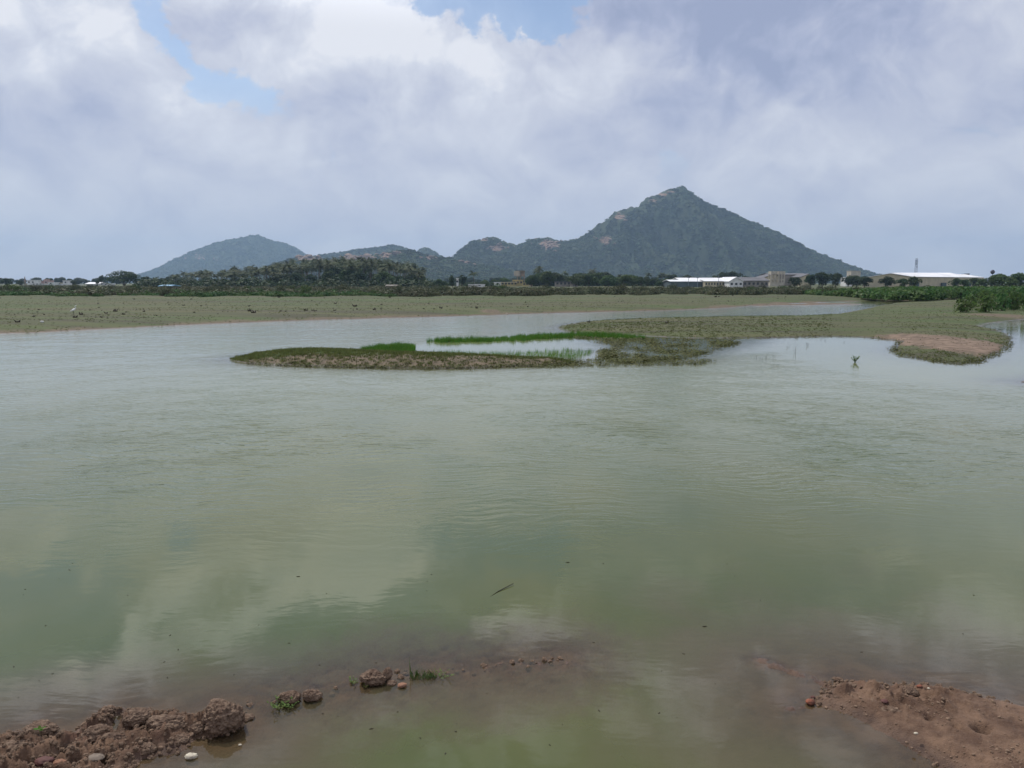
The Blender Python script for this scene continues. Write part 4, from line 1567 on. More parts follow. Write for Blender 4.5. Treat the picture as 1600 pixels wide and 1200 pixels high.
# yellow complex
t = house(783, 808, 440.6, 447, 370, M['ochre'], 'long low yellow building left of the water tower', 'building', M['cream'], 5, 9)
house(772, 783, 440.8, 447, 372, M['white'], 'white lean-to at the left end of the yellow building', 'building', M['whiteroof'], 1, 6)
house(801, 817, 437.2, 447, 380, M['ochre'], 'two-storey yellow block under the water tower', 'building', None, 3, 8)
house(817, 826, 441.5, 447, 366, M['ochre'], 'low yellow annex right of the water tower', 'building', None, 2, 6)
house(826, 832, 440.2, 447, 368, M['cream'], 'cream end block at the right of the yellow buildings', 'building', None, 1, 6)
# water tower
x, y, z = P(812, 423, 395)
pxm = 395 / F
t = empty('water_tower', (x, y, .5))
tag(t, 'raised concrete water tank on brown legs behind the yellow building', 'water tower')
zt = z - .5
MB().tube([(-1.3, 0, zt - 2.6), (-1.3, 0, zt - .25)], [1.75, 1.75], 14).build('tank', M['paleframe'], t)
MB().box(-2.2, 2.9, -1.6, 2.2, zt - .22, zt).build('tank_roof', M['tankstone'], t)
MB().box(.6, 2.6, -.9, 1.4, zt - 2.6, zt - .24).build('stair_room', M['tankstone'], t)
MB().box(-2.2, 2.9, -1.6, 2.2, zt - 3.0, zt - 2.62).build('deck', M['tankstone'], t)
for lx in (-1.2, .4, 2.4):
    for ly in (-1.2, 1.7):
        MB().box(lx - .22, lx + .22, ly - .22, ly + .22, -.3, zt - 3.0).build('leg', M['tankstone'], t)
for zz in (zt - 5.0, zt - 7.0):
    MB().box(-1.0, 2.2, -1.3, -1.05, zz, zz + .25).build('brace', M['tankstone'], t)
# grey derelict house
t = house(868, 892, 440, 447, 340, M['concrete'], 'grey unfinished concrete house below the broadleaf row', 'house', M['greyroof'], 4, 8)
house(892, 903, 443.3, 448, 335, M['concrete'], 'low grey outhouse right of the unfinished house', 'house', None, 1, 5)

# factory with white roof
hall('factory_shed', 1048, 1102, 437.6, 440.2, 446, 330, 16, M['greywall'], M['whiteroof'], 'left slate-walled bay of the long white roofed factory', 'factory', 0, False)
hall('factory_shed', 1062, 1146, 434.4, 437.8, 446, 352, 18, M['white'], M['whiteroof'], 'rear bay of the factory with the higher white roof', 'factory', 0, False)
hall('factory_shed', 1101.5, 1141, 437.2, 439.8, 446, 326, 12, M['cream'], M['whiteroof'], 'cream-walled middle bay of the factory with a strip of windows', 'factory', 9, False)
hall('factory_shed', 1140, 1161, 433.3, 440, 446, 318, 20, M['white'], M['whiteroof'], 'white gabled bay between cream and grey bays of the factory', 'factory', 3, True)
hall('factory_shed', 1161, 1201, 433.6, 439.2, 446, 324, 14, M['concrete'], M['greyroof'], 'grey roofed bay at the right end of the factory', 'factory', 6, False)
for k, px in enumerate((1076, 1090, 1123)):
    x, y, z = P(px, 434, 315)
    t = empty('pole', (x, y, .4))
    tag(t, ('left of three thin poles before the factory roof', 'middle one of three thin poles before the factory roof', 'right, taller one of three thin poles before the factory')[k], 'pole')
    MB().tube([(0, 0, -.2), (0, 0, z + (1 if k == 2 else 0))], [.10, .07], 6).build('shaft', M['steel'], t)
    MB().box(-.5, .5, -.05, .05, z - .5, z - .35).build('cross_arm', M['steel'], t)
# hall with twin frame towers
hall('long_hall', 1205, 1264, 427.2, 429.5, 440, 420, 20, M['concrete'], M['greyroof'], 'long grey roofed hall behind the frame tower', 'hall', 0, False)
hall('gabled_hall', 1193, 1216, 428, 434, 442, 400, 16, M['cream'], M['greyroof'], 'cream gabled hall left of the frame tower', 'hall', 0, True, ridge_px=1213)
hall('gabled_hall', 1252, 1266, 428, 433, 442, 405, 16, M['cream'], M['greyroof'], 'cream gable at the right end of the long grey hall', 'hall', 0, True, ridge_px=1264)
x0, _, zt = P(1205, 423.3, 385)
x1 = P(1227, 423.3, 385)[0]
t = empty('frame_tower', ((x0 + x1) / 2, 385, .5))
tag(t, 'cream concrete frame tower with open bays right of the factory', 'tower')
w2 = (x1 - x0) / 2
zt -= .5
for cx in (-w2 + .25, -w2 * .38, w2 * .12, w2 * .55, w2 - .25):
    for yy in (0, 3.5):
        MB().box(cx - .25, cx + .25, yy, yy + .5, 0, zt - 1.6).build('column', M['paleframe'], t)
for a_, b_ in ((-w2, -w2 * .12), (w2 * .06, w2)):
    MB().box(a_, b_, -.15, 4.1, zt - 1.6, zt - .2).build('parapet', M['paleframe'], t)
MB().box(-w2, w2, -.1, 4.05, zt * .42, zt * .42 + .5).build('floor_beam', M['paleframe'], t)
MB().box(-w2, w2, .1, 3.9, 0, zt * .28).build('wall', M['paleframe'], t)
house(1330, 1345, 423.0, 432, 620, M['paleframe'], 'small flat pale house above the trees left of the warehouse', 'house', None, 2, 8)
house(1322, 1334, 433.2, 441, 380, M['white'], 'low white gable between trees left of the warehouse', 'house', None, 1, 6)
# big warehouse seen obliquely
WY = 340
xa, _, ze = P(1349, 434.5, WY)
xr, _, zr = P(1391, 427.6, WY)
xb, _, zb = P(1424, 433, WY)
xe, _, zee = P(1512, 433.6, WY + 60)
t = empty('warehouse', (xa, WY, .4))
tag(t, 'huge warehouse with cream gable and broad white roof on the right', 'warehouse')
g = .4
w = xb - xa
A = Vector((0, 0, 0))
dv = Vector((xe - xb - 0, 46, 0))
ze, zr, zb = ze - g, zr - g, zb - g
rxx = xr - xa
V = [(0, 0, 0), (w, 0, 0), (w, 0, zb), (rxx, 0, zr), (0, 0, ze)]
V += [(a + dv.x, b + dv.y, c) for a, b, c in V]
MB().add(V, [(0, 1, 2, 3, 4), (6, 5, 9, 8, 7), (1, 6, 7, 2), (5, 0, 4, 9)]).build('wall', M['cream'], t)


def slab(pts, th, nm, mat, par):
    n = len(pts)
    v = [tuple(p) for p in pts] + [(p[0], p[1], p[2] + th) for p in pts]
    MB().add(v, [tuple(range(n))[::-1], tuple(range(n, 2 * n))] + [(i, (i + 1) % n, n + (i + 1) % n, n + i) for i in range(n)]).build(nm, mat, par)


slab([(rxx, -.4, zr + .03), (w + .5, -.4, zb + .03), (w + .5 + dv.x, dv.y + .4, zb + .03), (rxx + dv.x, dv.y + .4, zr + .03)], .22, 'roof', M['whiteroof'], t)
slab([(-.5, -.4, ze + .03), (rxx - .02, -.4, zr + .03), (rxx - .02 + dv.x, dv.y + .4, zr + .03), (-.5 + dv.x, dv.y + .4, ze + .03)], .22, 'roof', M['whiteroof'], t)
for fr_ in (.0, .35, .7):
    MB().box(w + dv.x * fr_ + 2, w + dv.x * fr_ + 4, dv.y * fr_ - .3 + .6, dv.y * fr_ + 2, .5, 2.2).build('door', M['greywall'], t)
hall('warehouse', 1424, 1514, 425.9, 432.6, 441, 430, 40, M['concrete'], M['whiteroof'], 'second white roofed warehouse behind, reaching further right', 'warehouse', 0, False)
for px, tp, lb in ((1508, 428, 'left of two small dark sheds on the end of the white roof'), (1512.5, 427.4, 'right of two small dark sheds on the end of the white roof')):
    house(px - 2.2, px + 2.2, tp, 440, 428, M['navy'], lb, 'shed', None, 0, 2)
# mast
x, y, z = P(1432.5, 403.5, 600)
t = empty('telecom_mast', (x, y, .5))
tag(t, 'tall thin lattice mast rising behind the white warehouse roof', 'mast')
H_ = z - .5
for sx, sy in ((-1, -1), (1, -1), (1, 1), (-1, 1)):
    MB().tube([(sx * 1.1, sy * 1.1, 0), (sx * .5, sy * .5, H_)], .09, 5).build('mast_leg', M['steel'], t)
for k in range(9):
    z0, z1 = H_ * k / 9, H_ * (k + 1) / 9
    a0, a1 = 1.1 - .6 * k / 9, 1.1 - .6 * (k + 1) / 9
    mb = MB()
    for sx, sy, tx, ty in ((-1, -1, 1, -1), (1, -1, 1, 1), (1, 1, -1, 1), (-1, 1, -1, -1)):
        mb.tube([(sx * a0, sy * a0, z0), (tx * a1, ty * a1, z1)], .045, 4)
    mb.build('brace', M['steel'], t)
for k, (zz, an) in enumerate(((.80, 0), (.80, 2.1), (.80, 4.2), (.90, 1), (.90, 3.1), (.90, 5.2), (.68, .4))):
    cx, cy_ = .9 * math.cos(an), .9 * math.sin(an)
    MB().box(cx - .16, cx + .16, cy_ - .12, cy_ + .12, H_ * zz - .9, H_ * zz + .9).build('antenna', M['steel'], t)
# lattice mast on the low hill
x, y, z = P(562, 393, 1500)
t = empty('hill_mast', (x, y, 0))
tag(t, 'thin grey lattice mast on the low rocky hill above the palms', 'mast')
for sx in (-1, 1):
    MB().tube([(sx * 2.2, 0, 10), (sx * .5, 0, z)], .28, 4).build('mast_leg', M['steel'], t)
for k in range(7):
    z0, z1 = z * (.25 + k * .1), z * (.35 + k * .1)
    s_ = 1 if k % 2 else -1
    MB().tube([(s_ * 1.6, 0, z0), (-s_ * 1.3, 0, z1)], .2, 4).build('brace', M['steel'], t)
# dark round tank over the trees
x, y, z = P(1551, 425, 330)
t = empty('round_tank', (x, y, .5))
tag(t, 'small dark round tank held above the treetops near the right edge', 'tank')
MB().blob((0, 0, z - .5), (.85, .85, .95), 14, 9).build('tank', M['navy'], t, True)
MB().tube([(0, 0, -.3), (0, 0, z - 1.3)], [.16, .10], 6).build('post', M['steel'], t)
MB().tube([(0, 0, z - .75), (0, 0, z - .25)], [.89, .89], 14, False).build('band', M['greyroof'], t)

# ------------------------------------------------------------------ meadow: stubs, egret, mound
import itertools
STUBS = []
for k in range(5):
    r = random.Random(k)
    mb = MB()
    for j in range(7 + k):
        az = r.uniform(0, 6.28)
        q = r.uniform(.0, .10)
        L = r.uniform(.10, .26)
        b = Vector((math.cos(az) * q, math.sin(az) * q, -.04))
        e = b + Vector((math.cos(az) * L * .5, math.sin(az) * L * .5, L))
        mb.tube([b, b.lerp(e, .6) + Vector((.01, 0, .02)), e], [.032, .022, .008], 5)
    mb.blob((0, 0, .02), (.14 + .02 * k, .11, .07), 8, 5)
    me_ = mb.mesh('plant_stub')
    me_.materials.append(M['stub'])
    STUBS.append(me_)


def stubwhere(px, py):
    a = 'behind the egret' if px < 200 else 'below the left end of the grove' if px < 430 else 'below the palm grove' if px < 670 else 'beyond the earth mound' if px < 860 else 'below the broadleaf row' if px < 1040 else 'below the factory'
    return 'small dark dead stub on the ' + ('far' if py < 472 else 'near') + ' meadow ' + a


def stub(px, py, s_=1.0, label='small dark stub of a dead plant on the grazed meadow', group='dead plant stubs on the meadow'):
    x, y = G(px, py, .35)
    z = zland(x, y)
    x, y = G(px, py, z)
    o = bpy.data.objects.new('plant_stub', random.choice(STUBS))
    COL.objects.link(o)
    o.location = (x, y, zland(x, y))
    o.rotation_euler = (0, 0, random.uniform(0, 6.28))
    o.scale = (s_, s_, s_)
    tag(o, label, 'plant stub', group)


for px, py, s_, lb in ((127, 491, 1.6, 'dark stub just right of the white egret'), (117, 495.5, 1.4, 'dark low clump at the egret\'s feet'), (166, 489, 1.2, 'dark stub left of the widest one on the left meadow'),
                       (180, 487, 1.7, 'wide dark stub in the middle of the left meadow'), (193, 491, 1.0, 'small stub right of the widest one'), (225, 487, 1.1, 'lone stub right of the trio on the left meadow'),
                       (390, 486, 1.7, 'taller of the pair of stubs near the left shore'), (396, 489, 1.8, 'wider of the pair of stubs near the left shore'), (555, 498, 2.0, 'dark stub standing right at the water line'),
                       (585, 483.5, 1.5, 'dark upright stub in the middle meadow'), (523, 491, 1.2, 'small stub above the middle shore'), (596, 477, 1.2, 'dark stub in the open middle meadow'), (609, 465, 2.0, 'tall dark stub at the far meadow edge'),
                       (478, 485, 1.5, 'left dark stub of three in a row'), (489, 485.5, 1.2, 'middle dark stub of three in a row'), (493, 486, 1.0, 'right small stub of three in a row'), (689, 485, 1.4, 'low dark stub above the channel'),
                       (745, 482, 1.8, 'upright stub beside the earth mound'), (436, 465, 1.8, 'dark wide stub near the back of the meadow'), (524, 474, 1.3, 'dark stub at mid depth'), (28, 505, 1.4, 'dark clump near the left edge'),
                       (74, 460.5, 2.2, 'tall dark stub at the far left meadow edge'), (287, 478, 1.3, 'stub on the pale band of the left meadow'), (210, 468, 1.3, 'stub on the far left meadow'), (299, 468, 1.2, 'far stub left of the palm grove'),
                       (1118, 464, 2.0, 'left stub of the dark trio below the factory'), (1123, 463.5, 1.6, 'right stub of the dark trio below the factory'), (1145, 462, 1.5, 'stub right of the dark trio'), (1042, 505, 1.2, 'dark stub on the spit'),
                       (920, 502.5, 1.2, 'tiny stub on the far shore of the spit')):
    stub(px, py, s_ * .62, lb, None)
for k in range(210):
    px = random.uniform(0, 1230)
    py = 463 + 38 * random.random() ** 1.7
    if py > np.interp(px, [0, 400, 800, 1230], [512, 498, 486, 472]):
        continue
    stub(px, py, random.uniform(.22, .55), stubwhere(px, py))

x, y = G(792, 484.5, .35)
o = link('pale_stone', ico_rock('pale_stone', 2, 5), M['pale'], None, True)
o.location, o.scale = (x, y, zland(x, y) + .03), (.09, .07, .07)
tag(o, 'small pale stone right of the earth mound', 'stone')
x, y = G(66, 505, .25)
o = link('white_stone', ico_rock('white_stone', 2, 6), M['white'], None, True)
o.location, o.scale = (x, y, zland(x, y) + .04), (.10, .08, .09)
tag(o, 'small white lump in the dark patch left of the egret', 'stone')

# egret
x, y = G(116, 494.5, .3)
z = zland(x, y)
t = empty('egret', (x, y, z), R(8))
tag(t, 'white egret standing on the left meadow', 'bird')
mb = MB()
mb.tube([(-.30, 0, .25), (-.20, 0, .30), (-.06, 0, .37), (.06, 0, .43), (.13, 0, .49), (.15, 0, .55), (.115, 0, .62), (.12, 0, .69), (.16, 0, .735), (.21, 0, .745), (.25, 0, .738)],
        [.012, .055, .095, .085, .055, .030, .022, .020, .027, .026, .012], 10)
mb.build('body', M['feather'], t, True)
MB().tube([(.245, 0, .74), (.345, 0, .722)], [.012, .002], 6).build('beak', M['yellow'], t)
for s_ in (-.03, .03):
    MB().tube([(-.03, s_, .32), (-.01, s_, .17), (-.03, s_, 0.0), (.04, s_, 0.0)], [.012, .009, .008, .005], 6).build('leg', M['black'], t)
t.scale = (.82,) * 3


# ------------------------------------------------------------------ grass
pr_tuft = [proto('grass_tuft', blade_tuft(14, .075, .006, .09, .6, k), M['grass']) for k in range(2)]
pr_dry = proto('dry_tuft', blade_tuft(14, .065, .006, .10, .7, 5), M['drygrass'])


def sow(n, pxr, pyr, cond, smin, smax):
    px = RNG.uniform(*pxr, n)
    py = RNG.uniform(*pyr, n)
    xy = np.array([G(a, b, .15) for a, b in zip(px, py)])
    h, br = land(xy[:, 0], xy[:, 1])
    k = cond(xy[:, 0], xy[:, 1], h, br)
    p = np.stack([xy[:, 0], xy[:, 1], h - .004], -1)[k]
    return p, RNG.uniform(smin, smax, len(p))


p, s_ = sow(14000, (355, 905), (538, 578), lambda x, y, h, b: (h > .005) & (b < RNG.uniform(.3, .92, len(x))), .45, 1.2)
scatter('grass', p, pr_tuft[0], s_, .2, 'short green grass on the low islet', 'grass')
p, s_ = sow(3000, (355, 905), (538, 578), lambda x, y, h, b: (h > .0), .5, 1.1)
scatter('dry_grass', p, pr_dry, s_, .2, 'dry grass stubble on the bare slope of the islet', 'grass')
p, s_ = sow(17000, (860, 1640), (472, 570), lambda x, y, h, b: (h > .01) & (b < RNG.uniform(.2, .9, len(x))) & (fbm2(x * .22, y * .4, 4, .6, 68) > RNG.uniform(-.3, .2, len(x))), .3, .85)
scatter('grass', p, pr_tuft[1], s_, .2, 'short green grass on the spit', 'grass')
p, s_ = sow(14000, (860, 1640), (472, 570), lambda x, y, h, b: (h > .01) & (b < RNG.uniform(.4, 1.3, len(x))) & (fbm2(x * .25, y * .35, 4, .6, 67) > RNG.uniform(-.35, .15, len(x))), .25, .6)
scatter('dry_grass', p, pr_dry, s_, .2, 'straw coloured grass on the spit and mound', 'grass')
p, s_ = sow(16000, (-60, 1300), (466, 524), lambda x, y, h, b: (h > .02) & (b < RNG.uniform(.3, .9, len(x))) & (fbm2(x * .045, y * .5, 4, .6, 66) > RNG.uniform(-.3, .2, len(x))), .4, 1.0)
scatter('dry_grass', p, pr_dry, s_, .2, 'grazed dry grass on the far meadow', 'grass')
p, s_ = sow(9000, (-60, 1300), (466, 524), lambda x, y, h, b: (h > .01) & (fbm2(x * .15, y * .3, 3, .5, 5) > .05), .4, 1.0)
scatter('grass', p, pr_tuft[0], s_, .2, 'greener patches of grass on the far meadow', 'grass')

# bright reeds
pr_reed = proto('reed_tuft', blade_tuft(16, .30, .007, .13, .35, 11), M['reed'])
pr_reeds = proto('reed_sparse', blade_tuft(5, .26, .006, .10, .5, 12), M['reed'])


def inpoly(n, poly, lvl=0.0, edge=0.0):
    px = [a for a, b in poly]
    py = [b for a, b in poly]
    a = RNG.uniform(min(px), max(px), n)
    b = RNG.uniform(min(py), max(py), n)
    sd = sdf_poly(a, b, poly)
    q = np.array([(*G(u, v, lvl), lvl) for u, v in zip(a, b)])
    k = sd + edge * fbm2(q[:, 0] * 1.5, q[:, 1] * 1.5, 4, .6, 61) > RNG.uniform(-.3, .8, n) * edge
    return q[k]


p = inpoly(3600, [(566, 549), (590, 544), (620, 541), (645, 541), (648, 545), (640, 553), (600, 554), (575, 553)], 0, 3.0)
scatter('reeds', p + [0, 0, -.02], pr_reed, RNG.uniform(.25, .75, len(p)) * (1 + .5 * fbm2(p[:, 0] * 2, p[:, 1] * 2, 3, .6, 3)), .2, 'bright green reed patch behind the islet', 'reeds')
p = inpoly(7000, [(668, 534.5), (680, 531.5), (760, 529.5), (800, 526.5), (830, 524), (870, 521), (930, 521), (1000, 526), (1020, 530), (930, 528), (870, 528.5), (820, 532.5), (760, 534.5), (690, 536)], 0, 1.6)
scatter('reeds', p + [0, 0, -.02], pr_reed, RNG.uniform(.2, .7, len(p)) * (1 + .6 * fbm2(p[:, 0] * 1.5, p[:, 1] * 1.5, 3, .6, 4)), .2, 'long bright green strip of reeds across the pool', 'reeds')
p = inpoly(1500, [(665, 552), (700, 550), (760, 551), (830, 550), (880, 546), (930, 548), (900, 562), (840, 561), (760, 557), (700, 556)])
scatter('reeds', p + [0, 0, -.03], pr_reeds, RNG.uniform(.4, .9, len(p)), .2, 'thin scattered reeds in the inner pool', 'reeds')
# weeds on the shoal: low leaves lying at the surface
mb = MB()
r = random.Random(4)
for k in range(10):
    a_ = r.uniform(0, 6.28)
    q_ = r.uniform(.02, .14)
    c = Vector((math.cos(a_) * q_, math.sin(a_) * q_, r.uniform(.0, .045)))
    s1 = Vector((math.cos(a_ * 3), math.sin(a_ * 3), r.uniform(-.3, .5))) * .028
    s2 = Vector((-math.sin(a_ * 3), math.cos(a_ * 3), r.uniform(-.2, .4))) * .016
    mb.add([c - s1, c - s2, c + s1, c + s2], [(0, 1, 2, 3)])
pr_weed = proto('weed_sprig', mb.mesh('weed'), M['weed'])
p = inpoly(9000, [(880, 525), (1000, 529), (1112, 531), (1160, 534), (1110, 550), (1060, 562), (980, 568), (935, 561), (935, 550), (960, 540)])
k = fbm2(p[:, 0] * 1.2, p[:, 1] * .7, 4, .6, 88) > RNG.uniform(-.35, .4, len(p))
p = p[k]
scatter('water_weeds', p + [0, 0, .004], pr_weed, RNG.uniform(.6, 1.5, len(p)), .1, 'yellowish weeds lying on the shallow shoal', 'weeds')
p = inpoly(1300, [(780, 568), (900, 560), (1000, 565), (1120, 562), (1100, 570), (940, 573), (850, 575)])
scatter('water_weeds', p + [0, 0, .004], pr_weed, RNG.uniform(.5, 1.2, len(p)), .1, 'scattered weeds trailing off the shoal', 'weeds')
# fringe of floating green at the spit's and mound's waterline
p, s_ = sow(9000, (1100, 1580), (520, 572), lambda x, y, h, b: (np.abs(h) < .03), .5, 1.3)
p[:, 2] = np.maximum(p[:, 2], .003)
scatter('water_weeds', p, pr_weed, s_, .15, 'green weed fringe along the shore of spit and mound', 'weeds')

p, s_ = sow(5000, (370, 905), (560, 580), lambda x, y, h, b: (h > -.02) & (h < .035 + .03 * fbm2(x * 1.5, y, 3, .5, 6)), .5, 1.2)
p[:, 2] = np.maximum(p[:, 2], .004)
scatter('water_weeds', p, pr_weed, s_, .2, 'olive weed fringe along the front shore of the islet', 'weeds')

# sticks standing in the bay
for k, (px, py, h) in enumerate(((1180, 560, .22), (1188, 562, .16), (1196, 560, .20), (1208, 559, .24), (1230, 544, .2), (1241, 552, .5), (1260, 541, .32), (1262, 540, .22), (1206, 573, .18), (1213, 572, .15), (1288, 533, .14), (1318, 535, .12),
                                 (1310, 527, .15), (1282, 531, .12), (1553, 516, .22), (1568, 512, .25), (1580, 509, .3), (1586, 508, .2))):
    x, y = G(px, py, 0)
    t = MB()
    h *= .55
    for j in range(3):
        a_ = random.uniform(0, 6.28)
        t.tube([(j * .03, 0, -.1), (j * .03 + .02 * math.cos(a_), .02, h * .6), (j * .03 + .07 * math.cos(a_), .03, h * random.uniform(.7, 1))], [.0035, .003, .0015], 4)
    o = t.build('dead_stalk', M['twig'])
    o.location = (x, y, 0)
    tag(o, 'thin dark dead stalks sticking out of the bay', 'stalks', 'dead stalks in the bay')


# ------------------------------------------------------------------ plant standing in the water
def sprig(n, h, leaf, seed, wide=.2, name='sprig'):
    r = random.Random(seed)
    st, lf = MB(), MB()
    for k in range(n):
        az = 6.28 * k / n + r.uniform(-.5, .5)
        q = wide * r.uniform(.3, 1)
        b = Vector((0, 0, -.02))
        e = Vector((math.cos(az) * q, math.sin(az) * q, h * r.uniform(.5, 1)))
        mid = b.lerp(e, .5) + Vector((0, 0, h * .08))
        st.tube([b, mid, e], [h * .012 + .001, h * .009 + .0008, .0006], 4)
        for j in range(6):
            t_ = .3 + .7 * j / 5
            c = b.lerp(mid, t_ * 2) if t_ < .5 else mid.lerp(e, t_ * 2 - 1)
            a2 = r.uniform(0, 6.28)
            d = Vector((math.cos(a2), math.sin(a2), r.uniform(.1, .8))).normalized() * leaf * r.uniform(.7, 1.2)
            s_ = d.cross(Vector((0, 0, 1))).normalized() * leaf * .28
            lf.add([c, c + d * .45 + s_, c + d, c + d * .45 - s_], [(0, 1, 2, 3)])
    return st, lf


def sprig_thing(name, px, py, z, n, h, leaf, seed, wide, label, cat='plant', mat='bigleaf'):
    x, y = G(px, py, z)
    t = empty(name, (x, y, z))
    tag(t, label, cat)
    st, lf = sprig(n, h, leaf, seed, wide)
    st.build('stem', M['tuft'], t)
    lf.build('foliage', M[mat], t)
    return t


sprig_thing('water_plant', 1336, 566, 0, 18, .21, .06, 3, .14, 'leafy green plant standing alone in the water near the mound', mat='tuft')

# ------------------------------------------------------------------ foreground: clods, stones, tufts, twig
def clod(px, py, z, sx, sy, sz, seed, label, name='mud_clod', mat='mud', sub=6, rz=0.0, amp=.42):
    import bmesh
    bm = bmesh.new()
    bmesh.ops.create_icosphere(bm, subdivisions=sub, radius=1)
    me_ = bpy.data.meshes.new(name)
    bm.to_mesh(me_)
    bm.free()
    n = len(me_.vertices)
    co = np.empty(n * 3, np.float32)
    me_.vertices.foreach_get('co', co)
    co = co.reshape(-1, 3).astype(float)
    n0 = co.copy()
    a1 = fbm3(co + seed * 3.3, 1.0, 3, .5, seed)
    a2 = 1 - 2 * np.abs(fbm3(co + seed * 1.7, 2.3, 3, .55, seed + 20))
    a3 = fbm3(co + seed, 7.5, 4, .65, seed + 40)
    a4 = 1 - 2 * np.abs(fbm3(co + seed * .7, 5.0, 2, .6, seed + 60))
    d = 1 + amp * a1 + amp * .35 * (a2 - .4) + .13 * a3 + .08 * a4 + .10 * fbm3(co + seed * .3, 19.0, 3, .65, seed + 80)
    co = co * d[:, None]
    # overhang: the foot is narrower than the crest
    foot = np.clip(-co[:, 2], 0, 1)
    co[:, 0] *= 1 - .30 * foot
    co[:, 1] *= 1 - .30 * foot
    co *= np.array([sx, sy, sz])
    me_.vertices.foreach_set('co', co.astype(np.float32).ravel())
    me_.update()
    o = link(name, me_, M[mat], None, True)
    x, y = G(px, py, z)
    o.location = (x, y, z)
    o.rotation_euler = (0, 0, rz)
    tag(o, label, 'mud clod' if mat == 'mud' else 'stone')
    return o


clod(348, 1122, 0.060, 0.098, 0.090, 0.082, 1, 'biggest mud clod, at the right end of the left bank', rz=.3)
clod(168, 1112, 0.016, 0.047, 0.039, 0.031, 2, 'small mud clod standing off the left bank in the water')
clod(452, 1092, 0.014, 0.058, 0.043, 0.040, 3, 'left half lump of the wide clod on the sunken ridge')
clod(487, 1088, 0.014, 0.051, 0.043, 0.036, 4, 'right half lump of the wide clod on the sunken ridge')
clod(583, 1060, 0.020, 0.072, 0.055, 0.047, 5, 'reddish mud clod left of the grass tuft')
clod(604, 1056, 0.026, 0.031, 0.035, 0.043, 15, 'small upright lump on the clod beside the grass tuft', sub=5)
clod(612, 1068, 0.000, 0.027, 0.023, 0.017, 16, 'tiny lump at the foot of the clod beside the grass tuft', sub=5)
clod(215, 1122, 0.048, 0.078, 0.062, 0.045, 6, 'ragged clod at the back of the left bank')
clod(262, 1132, 0.052, 0.094, 0.058, 0.043, 7, 'long ragged clod in the middle of the left bank')
clod(305, 1140, 0.024, 0.051, 0.039, 0.034, 8, 'clod just left of the biggest one')
clod(228, 1172, 0.016, 0.043, 0.035, 0.031, 9, 'dark wet clod at the inner edge of the left bank')
clod(62, 1140, 0.036, 0.074, 0.055, 0.034, 10, 'flat ragged clod at the far left of the bank')
clod(150, 1146, 0.040, 0.070, 0.055, 0.039, 11, 'crumbly clod left of the long ragged one')
clod(100, 1152, 0.024, 0.039, 0.035, 0.034, 12, 'small dark clod beside the green seedling', sub=5)
clod(176, 1160, 0.036, 0.078, 0.047, 0.043, 17, 'hollowed clod above the brick fragments')
clod(280, 1156, 0.016, 0.047, 0.031, 0.026, 18, 'low crumb of mud at the inner edge below the long clod', sub=5)
clod(30, 1168, 0.040, 0.062, 0.047, 0.034, 19, 'rounded crumb of mud in the bottom left corner', sub=5)
clod(388, 1122, 0.000, 0.027, 0.023, 0.019, 20, 'tiny crumb right of the biggest clod', sub=4)
clod(1420, 1082, 0.040, 0.058, 0.039, 0.030, 21, 'dark rooty clod on the back edge of the right bank')
clod(1395, 1108, 0.040, 0.086, 0.066, 0.022, 22, 'low dark crumbly patch of mud in the middle of the right bank')
clod(1330, 1072, 0.024, 0.039, 0.027, 0.017, 23, 'small clod at the tip of the right bank', sub=5)
clod(1310, 1062, 0.008, 0.027, 0.020, 0.015, 24, 'dark crumb beside the sunken tip of the right bank', sub=5)
# stones
for px, py, z, sx, sy, sz, mt, sd, lb in ((1266, 1097, .012, .024, .021, .018, 'redbrick', 31, 'orange red stone at the tip of the right bank'), (628, 1071, .008, .026, .022, .014, 'orange', 32, 'pinkish orange stone below the grass tuft'),
                                          (298, 1182, .006, .033, .022, .014, 'pale', 33, 'pale cream stone in the shallow water by the left bank'), (70, 1190, .05, .045, .03, .022, 'maroon', 34, 'maroon stone at the bottom of the left bank'),
                                          (93, 1193, .055, .030, .022, .022, 'orange', 35, 'orange stone beside the maroon one'), (1437, 1073, .07, .016, .012, .012, 'redbrick', 36, 'bright red chip on the back edge of the right bank'),
                                          (1451, 1076, .07, .008, .006, .006, 'pale', 37, 'white pebble beside the red chip'), (1431, 1146, .075, .010, .008, .007, 'pale', 38, 'pale pebble in the middle of the right bank'),
                                          (1270, 1090, .012, .014, .012, .010, 'maroon', 41, 'dark pebble touching the orange red stone'), (146, 1184, .05, .048, .032, .010, 'slab', 42, 'flat grey-beige stone slab in the left bank'),
                                          (1382, 1096, .075, .022, .018, .010, 'maroon', 43, 'dull red chip in the right bank'), (375, 1164, .004, .008, .006, .005, 'pale', 44, 'tiny white pebble in the shallows')):
    o = clod(px, py, z, sx, sy, sz, sd, lb, 'stone', mt, 4, 0, .25)


def blades_thing(px, py, z, blades, label, name='grass_tuft'):
    x, y = G(px, py, z)
    t = empty(name, (x, y, z))
    tag(t, label, 'grass tuft')
    for (dx, dy, h, lx, ly, w_) in blades:
        mb = MB()
        b = Vector((dx, dy, -.01))
        s_ = Vector((w_, 0, 0))
        m1 = b + Vector((lx * .25, ly * .25, h * .6))
        tp = b + Vector((lx, ly, h))
        th = Vector((0, w_ * .6, 0))
        mb.add([b - s_, b + s_, m1 + s_ * .7, m1 - s_ * .7, tp, b + th, m1 + th], [(0, 1, 2, 3), (3, 2, 4), (1, 5, 6, 2), (5, 0, 3, 6), (2, 6, 4), (6, 3, 4)])
        mb.build('blade', M['tuft'], t)
    return t


